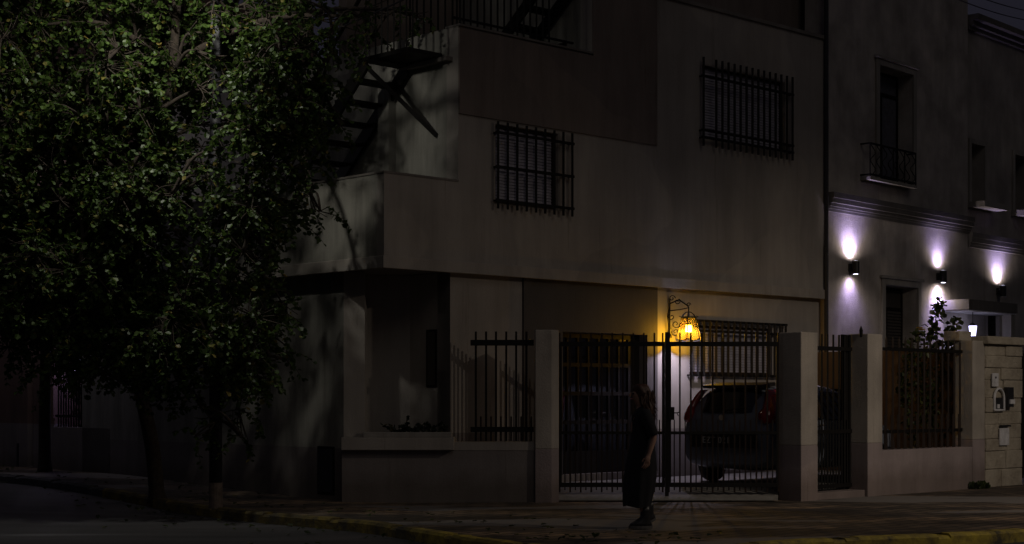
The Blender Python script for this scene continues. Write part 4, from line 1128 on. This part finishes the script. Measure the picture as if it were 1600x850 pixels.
for x, s in wheels:
    mb = MB(); w_ = .19
    ringz = []
    for r_, y in ((.2, .0), (.27, .0), (.29, .02), (.295, .06), (.295, w_ - .06), (.29, w_ - .02), (.27, w_), (.2, w_)):
        ringz.append([cp(x + r_ * math.cos(k * math.pi / 14), s * (.66 + y), .295 + r_ * math.sin(k * math.pi / 14)) for k in range(28)])
    mb.rings(ringz); wh = mb.build('wheel', 'rubber', car, smooth=True)
    mb = MB(); mb.tube([cp(x, s * .70, .295), cp(x, s * .825, .295)], .2, 24)
    for k in range(7):
        a = k * 2 * math.pi / 7; mb.bar(cp(x, s * .835, .295), cp(x + .19 * math.cos(a), s * .835, .295 + .19 * math.sin(a)), .03, .02)
    mb.build('rim', 'rim', wh)
def patch(name, pts2, matk, parent, off=.012, thick=None):
    mb = MB(); n = len(pts2); mb.face([cp(*p) for p in pts2]); return mb.build(name, matk, parent)
def quadgrid(name, C, matk, nu=8, nv=5, parent=None, bulge=(0, 0, 0)):
    a, b_, c_, d_ = [Vector(q) for q in C]; mb = MB()
    for i in range(nu):
        for j in range(nv):
            P = []
            for u_, v_ in ((i, j), (i + 1, j), (i + 1, j + 1), (i, j + 1)):
                u_ /= nu; v_ /= nv; p = a.lerp(b_, u_).lerp(d_.lerp(c_, u_), v_); k = math.sin(math.pi * u_) ; k2 = 1 - (2 * u_ - 1) ** 4
                p = p + Vector(bulge) * k2; P.append(cp(*p))
            mb.face(P)
    return mb.build(name, matk, parent or car, smooth=True, merge=True)
quadgrid('rear_window', [(.14, .60, 1.08), (.14, -.60, 1.08), (.31, -.50, 1.40), (.31, .50, 1.40)], 'carglass', bulge=(-.09, 0, 0))
# spoiler
mb = MB()
for k in range(10):
    y0, y1 = -.56 + 1.12 * k / 10, -.56 + 1.12 * (k + 1) / 10; f0, f1 = (.05 * (1 - (abs(y) / .56) ** 3) for y in (y0, y1))
    mb.hexa([cp(.22 - f0, y0, 1.44), cp(.22 - f1, y1, 1.44), cp(.55, y1, 1.475), cp(.55, y0, 1.475), cp(.20 - f0, y0, 1.485), cp(.20 - f1, y1, 1.485), cp(.55, y1, 1.53), cp(.55, y0, 1.53)])
mb.build('spoiler', 'cartrim', car, merge=True)
# tail lamps
for s in (1, -1):
    mb = MB(); prof = [(.92, .70, .835, .02), (.98, .66, .848, .0), (1.06, .64, .85, .02), (1.14, .68, .83, .07), (1.24, .66, .79, .14), (1.34, .63, .74, .21), (1.42, .60, .69, .28)]
    rg = []
    for z, y0, y1, x in prof:
        rg.append([cp(x - .015, s * y0, z), cp(x - .035, s * (y0 * .5 + y1 * .5), z), cp(x + .0, s * (y1 - .02), z), cp(x + .10, s * (y1 + .003), z), cp(x + .2, s * (y1 - .03), z), cp(x + .1, s * y0, z)])
    mb.rings(rg); tl_ = mb.build('tail_lamp', 'redlens', car, smooth=True)
# bumper trim, plate, emblem, wiper
mb = MB()
for k in range(12):
    y0, y1 = -.62 + 1.24 * k / 12, -.62 + 1.24 * (k + 1) / 12; f = lambda y: -.028 - .02 * (1 - (abs(y) / .7) ** 2)
    mb.hexa([cp(f(y0), y0, .55), cp(f(y1), y1, .55), cp(.1, y1, .55), cp(.1, y0, .55), cp(f(y0) + .01, y0, .78), cp(f(y1) + .01, y1, .78), cp(.1, y1, .78), cp(.1, y0, .78)])
bt = mb.build('bumper_recess', 'cartrim', car, merge=True)
mb = MB(); mb.hexa([cp(-.062, .17, .6), cp(-.062, -.30, .6), cp(-.05, -.30, .6), cp(-.05, .17, .6), cp(-.058, .17, .73), cp(-.058, -.30, .73), cp(-.048, -.30, .73), cp(-.048, .17, .73)])
pt = mb.build('number_plate', 'platebk', bt)
fc = bpy.data.curves.new('plate_text', 'FONT'); fc.body = 'EZT 021'; fc.size = .135; fc.align_x = 'CENTER'; fc.extrude = .002; fc.space_character = 1.12
to = bpy.data.objects.new('plate_text', fc); COL.objects.link(to)
cc = Vector(cp(-.066, -.065, .618)); Xa = Vector((FC.n[0], FC.n[1], 0)); Za = Vector((0, 0, 1)); Ya = Xa.cross(Za)
mw = Matrix(((Xa.x, Za.x, Ya.x, cc.x), (Xa.y, Za.y, Ya.y, cc.y), (Xa.z, Za.z, Ya.z, cc.z), (0, 0, 0, 1)))
bpy.context.view_layer.update(); dg_ = bpy.context.evaluated_depsgraph_get()
tm = bpy.data.meshes.new_from_object(to.evaluated_get(dg_)); tm.transform(mw); bpy.data.objects.remove(to)
tm.materials.clear(); tm.materials.append(M['platetx']); to = bpy.data.objects.new('plate_lettering', tm); COL.objects.link(to); to.parent = pt
mb = MB(); mb.tube([cp(-.0, 0, 1.0), cp(-.02, 0, 1.0)], .045, 16); mb.build('emblem', 'chrome', car)
mb = MB(); mb.tube([cp(.075, -.1, 1.09), cp(.05, .0, 1.1), cp(.09, .38, 1.16)], .012, 6); mb.build('wiper', 'cartrim', car)
# side windows, both sides
for s in (1, -1):
    for nm, C in (('side_window', [(.55, s * .838, 1.0), (1.45, s * .846, .97), (1.45, s * .70, 1.40), (.62, s * .70, 1.38)]), ('side_window', [(1.52, s * .846, .97), (2.75, s * .84, .95), (2.35, s * .70, 1.36), (1.52, s * .70, 1.40)])):
        quadgrid(nm, C, 'carglass', 6, 4)
    mb = MB(); mb.ball(cp(2.62, s * .96, 1.0), (.1, .1, .07)); mb.tube([cp(2.62, s * .84, .96), cp(2.62, s * .93, .98)], .025, 6); mb.build('wing_mirror', 'cartrim', car, smooth=True)
    mb = MB(); mb.ball(cp(3.72, s * .62, .68), (.14, .14, .09)); mb.build('headlight', 'chrome', car, smooth=True)
    mb = MB(); mb.tube([cp(1.25, s * .865, .88), cp(1.4, s * .868, .88)], .012, 6); mb.build('door_handle', 'chrome', car)
quadgrid('windscreen', [(3.0, .66, 1.03), (3.0, -.66, 1.03), (2.42, -.55, 1.43), (2.42, .55, 1.43)], 'carglass', bulge=(.08, 0, .01))
adopt(car)
bpy.context.view_layer.update()
for ch in car.children:
    for g in ch.children:
        g.matrix_parent_inverse = ch.matrix_world.inverted(); bpy.context.view_layer.update()
        for gg in g.children: gg.matrix_parent_inverse = g.matrix_world.inverted()

# ------------------------------------------------------------------ person
PZZ = 18.3; PX0 = (1002 - CX) / F * PZZ
ps = root('person', (PX0, PZZ, 0), 'woman in a long black dress and boots walking left, auburn hair to her shoulders', 'person')
fw = Vector((-1, -.12, 0)).normalized(); sd = Vector((fw.y, -fw.x, 0)).normalized()   # sd: away from camera ?
if sd.y > 0: sd = -sd       # sd points to the camera side (her left)
def L(f, s, z): return Vector((PX0, PZZ, 0)) + fw * f + sd * s + Vector((0, 0, z))
V = []; E = []; RR = []
def vx(p, r, parent=None):
    V.append(tuple(p)); RR.append(r if isinstance(r, tuple) else (r, r))
    if parent is not None: E.append((parent, len(V) - 1))
    return len(V) - 1
pel = vx(L(0, 0, .86), (.135, .12)); wa = vx(L(.0, 0, 1.02), (.115, .10), pel); chs = vx(L(.01, 0, 1.19), (.13, .105), wa); ut = vx(L(-.005, 0, 1.31), (.10, .075), chs)
nk = vx(L(.005, 0, 1.39), .045, ut); hd0 = vx(L(.03, 0, 1.455), (.058, .062), nk); hd1 = vx(L(.035, 0, 1.53), (.076, .088), hd0); hd2 = vx(L(.02, 0, 1.575), (.066, .075), hd1)
for s in (1, -1):
    sh = vx(L(-.01, s * .155, 1.30), .052, ut)
    if s > 0: el = vx(L(-.11, .2, 1.04), .037, sh); wr = vx(L(-.045, .225, .85), .024, el); pm = vx(L(-.02, .235, .79), (.034, .02), wr); fd = Vector((0, 0, -1)); ff = .25
    else: el = vx(L(-.06, -.2, 1.05), .037, sh); wr = vx(L(.0, -.21, .85), .024, el); pm = vx(L(.02, -.215, .79), (.034, .02), wr)
    P = Vector(V[pm])
    for k in range(4):
        o_ = (k - 1.5) * .019; ln_ = (.066, .078, .082, .062)[k]
        a_ = vx(P + fw * (-o_) + Vector((0, 0, -.035)), .0095, pm); b_ = vx(P + fw * (-o_ + .012) + Vector((0, 0, -.035 - ln_ * .5)), .0085, a_); vx(P + fw * (-o_ + .035) + Vector((0, 0, -.035 - ln_ * .85)) - sd * s * .012, .007, b_)
    a_ = vx(P + fw * .035 + Vector((0, 0, .012)) - sd * s * .01, .0105, pm); vx(P + fw * .055 + Vector((0, 0, -.028)) - sd * s * .015, .0085, a_)
    hp = vx(L(0, s * .085, .80), .088, pel)
    if s > 0: kn = vx(L(.05, .085, .47), .056, hp); an = vx(L(-.03, .085, .115), .038, kn); tf = vx(L(.0, .085, .05), .036, an); vx(L(.08, .09, .035), .028, tf)
    else: kn = vx(L(.03, -.08, .47), .056, hp); an = vx(L(-.13, -.08, .16), .038, kn); tf = vx(L(-.12, -.08, .09), .036, an); vx(L(-.04, -.08, .045), .028, tf)
me = bpy.data.meshes.new('body'); me.from_pydata(V, E, []); bo_ = bpy.data.objects.new('body', me); COL.objects.link(bo_)
sk = bo_.modifiers.new('skin', 'SKIN'); ss = bo_.modifiers.new('sub', 'SUBSURF'); ss.levels = 2; ss.render_levels = 2
for i, v_ in enumerate(me.skin_vertices[0].data): v_.radius = RR[i]; v_.use_root = (i == 0)
bpy.context.view_layer.update(); dg_ = bpy.context.evaluated_depsgraph_get(); me2 = bpy.data.meshes.new_from_object(bo_.evaluated_get(dg_))
bo_.modifiers.clear(); bo_.data = me2; me2.materials.clear(); me2.materials.append(M['skin']); bo_.parent = ps
for p_ in me2.polygons: p_.use_smooth = True
# face: nose, lips, chin, eyes, ears
mb = MB(); mb.tube([L(.118, 0, 1.545), L(.138, 0, 1.515), L(.128, 0, 1.502)], [.008, .013, .008], 8); mb.build('nose', 'skin', bo_, smooth=True)
mb = MB(); mb.ball(L(.112, 0, 1.478), (.014, .022, .008)); mb.build('mouth', 'pink', bo_, smooth=True)
for s in (1, -1):
    mb = MB(); mb.ball(L(.098, s * .032, 1.538), (.012, .012, .009)); mb.build('eye', 'eye', bo_, smooth=True)
# dress: lofted ellipses   (f centre, half f, half s, z)
prof = [(-.005, .045, .075, 1.385), (-.015, .085, .155, 1.35), (-.015, .12, .185, 1.29), (-.01, .13, .165, 1.19), (-.01, .118, .145, 1.04), (-.01, .145, .165, .93), (-.005, .17, .18, .80), (.01, .19, .19, .62), (.03, .185, .19, .45), (.05, .165, .185, .30), (.055, .155, .18, .25)]
mb = MB(); rg = []
random.seed(2); NS = 40
for (cf, hf, hs_, z) in prof:
    k_ = max(0, min(1, (.95 - z) / .5))
    rg.append([L(cf + hf * math.cos(a) * (1 + .05 * k_ * math.sin(a * 9 + z * 3)), hs_ * math.sin(a) * (1 + .05 * k_ * math.sin(a * 9 + z * 3)), z + .012 * k_ * math.sin(a * 3)) for a in [2 * math.pi * q / NS for q in range(NS)]])
mb.rings(rg, cap=False)
dress = mb.build('dress', 'dress', ps, smooth=True); dress.modifiers.new('s', 'SUBSURF').render_levels = 1
for s, shp in ((1, [L(-.01, .13, 1.32), L(-.04, .185, 1.22), L(-.10, .205, 1.06)]), (-1, [L(-.01, -.13, 1.32), L(-.035, -.185, 1.2), L(-.06, -.2, 1.08)])):
    mb = MB(); mb.tube([tuple(q) for q in smooth_path([tuple(q) for q in shp], 4)], [.072, .073, .074, .072, .069, .066, .064, .064, .064], 14); mb.build('sleeve', 'dress', dress, smooth=True)
mb = MB(); mb.rings([[L(.118 + .006 * math.cos(a), .03 * math.cos(a) + .02, 1.25 + .055 * math.sin(a)) for a in [2 * math.pi * q / 12 for q in range(12)]], [L(.13, .02, 1.25)] * 12], cap=False); mb.build('neckline_insert', 'pale', dress)
# hair
mb = MB(); rg = []
for cf, hf, hs_, z in ((.012, .03, .03, 1.645), (.008, .085, .075, 1.63), (-.002, .105, .09, 1.59), (-.015, .105, .095, 1.54), (-.035, .09, .098, 1.49), (-.05, .085, .105, 1.43), (-.065, .08, .115, 1.37), (-.075, .065, .11, 1.31), (-.08, .04, .08, 1.275)):
    rg.append([L(cf + hf * math.cos(a) * (1 + .07 * math.sin(a * 5 + z * 25)), hs_ * math.sin(a) * (1 + .07 * math.sin(a * 7 + z * 31)), z + .006 * math.sin(a * 6)) for a in [2 * math.pi * q / 28 for q in range(28)]])
mb.rings(rg)
for k in range(130):
    a = random.uniform(1.2, 5.1); z = random.uniform(1.36, 1.58); r0 = .095 + .02 * random.random()
    p0 = L(-.02 + r0 * math.cos(a), r0 * math.sin(a), z); p1 = p0 + fw * random.uniform(-.04, .02) + sd * random.uniform(-.02, .02) + Vector((0, 0, -.08)); p2 = p1 + fw * random.uniform(-.05, .02) + Vector((0, 0, -.06))
    mb.tube([p0, p1, p2], [.005, .005, .002], 5)
mb.build('hair', 'hair', ps, smooth=True)
# boots
for s, f0, z0, pitch in ((1, -.03, 0, 0), (-1, -.12, .035, .42)):
    mb = MB(); lat = .085 * s
    def B(f, y, z):
        cf, sf_ = math.cos(pitch), math.sin(pitch); ff = f - .12; 
        return L(f0 + .12 + ff * cf + z * sf_ * -.0 - 0, lat + y, z * cf + (-ff) * sf_ + .0)
    rg = []
    for f, hf, hs_, z in ((.0, .055, .05, .26), (.0, .056, .052, .2), (.005, .06, .052, .13), (.03, .09, .053, .09), (.05, .125, .055, .06), (.055, .135, .056, .03)):
        rg.append([B(f + hf * math.cos(a), hs_ * math.sin(a), z) for a in [2 * math.pi * q / 16 for q in range(16)]])
    mb.rings(rg); bt_ = mb.build('boot', 'boot', ps, smooth=True)
    mb = MB(); mb.rings([[B(.055 + .14 * math.cos(a), .06 * math.sin(a), z) for a in [2 * math.pi * q / 16 for q in range(16)]] for z in (.0, .034)]); mb.build('sole', 'sole', bt_)
adopt(ps); bpy.context.view_layer.update()
def fix(o):
    for c_ in o.children:
        if c_.matrix_world.translation.length > 1e-4 and c_.type == 'MESH':
            c_.matrix_parent_inverse = o.matrix_world.inverted(); bpy.context.view_layer.update()
        fix(c_)
for o in list(COL.objects):
    if o.parent is None and o.type == 'EMPTY':
        for c_ in o.children: fix(c_)

# ------------------------------------------------------------------ world
w = bpy.data.worlds.new('World'); SC.world = w; w.use_nodes = True; nt = w.node_tree
bg = nt.nodes['Background']; sky = nt.nodes.new('ShaderNodeTexSky'); sky.sky_type = 'NISHITA'; sky.sun_disc = False
sky.sun_elevation = R(-4); sky.sun_rotation = R(200)
mx = nt.nodes.new('ShaderNodeMixRGB'); mx.inputs[0].default_value = .96; mx.inputs[2].default_value = (.118, .113, .17, 1)
nt.links.new(sky.outputs[0], mx.inputs[1]); nt.links.new(mx.outputs[0], bg.inputs[0]); bg.inputs[1].default_value = .1
SC.view_settings.view_transform = 'Standard'; SC.view_settings.look = 'None'; SC.view_settings.exposure = 0
SC.cycles.use_denoising = True
SC.cycles.max_bounces = 6; SC.cycles.transparent_max_bounces = 8
SC.cycles.sample_clamp_indirect = 2.0
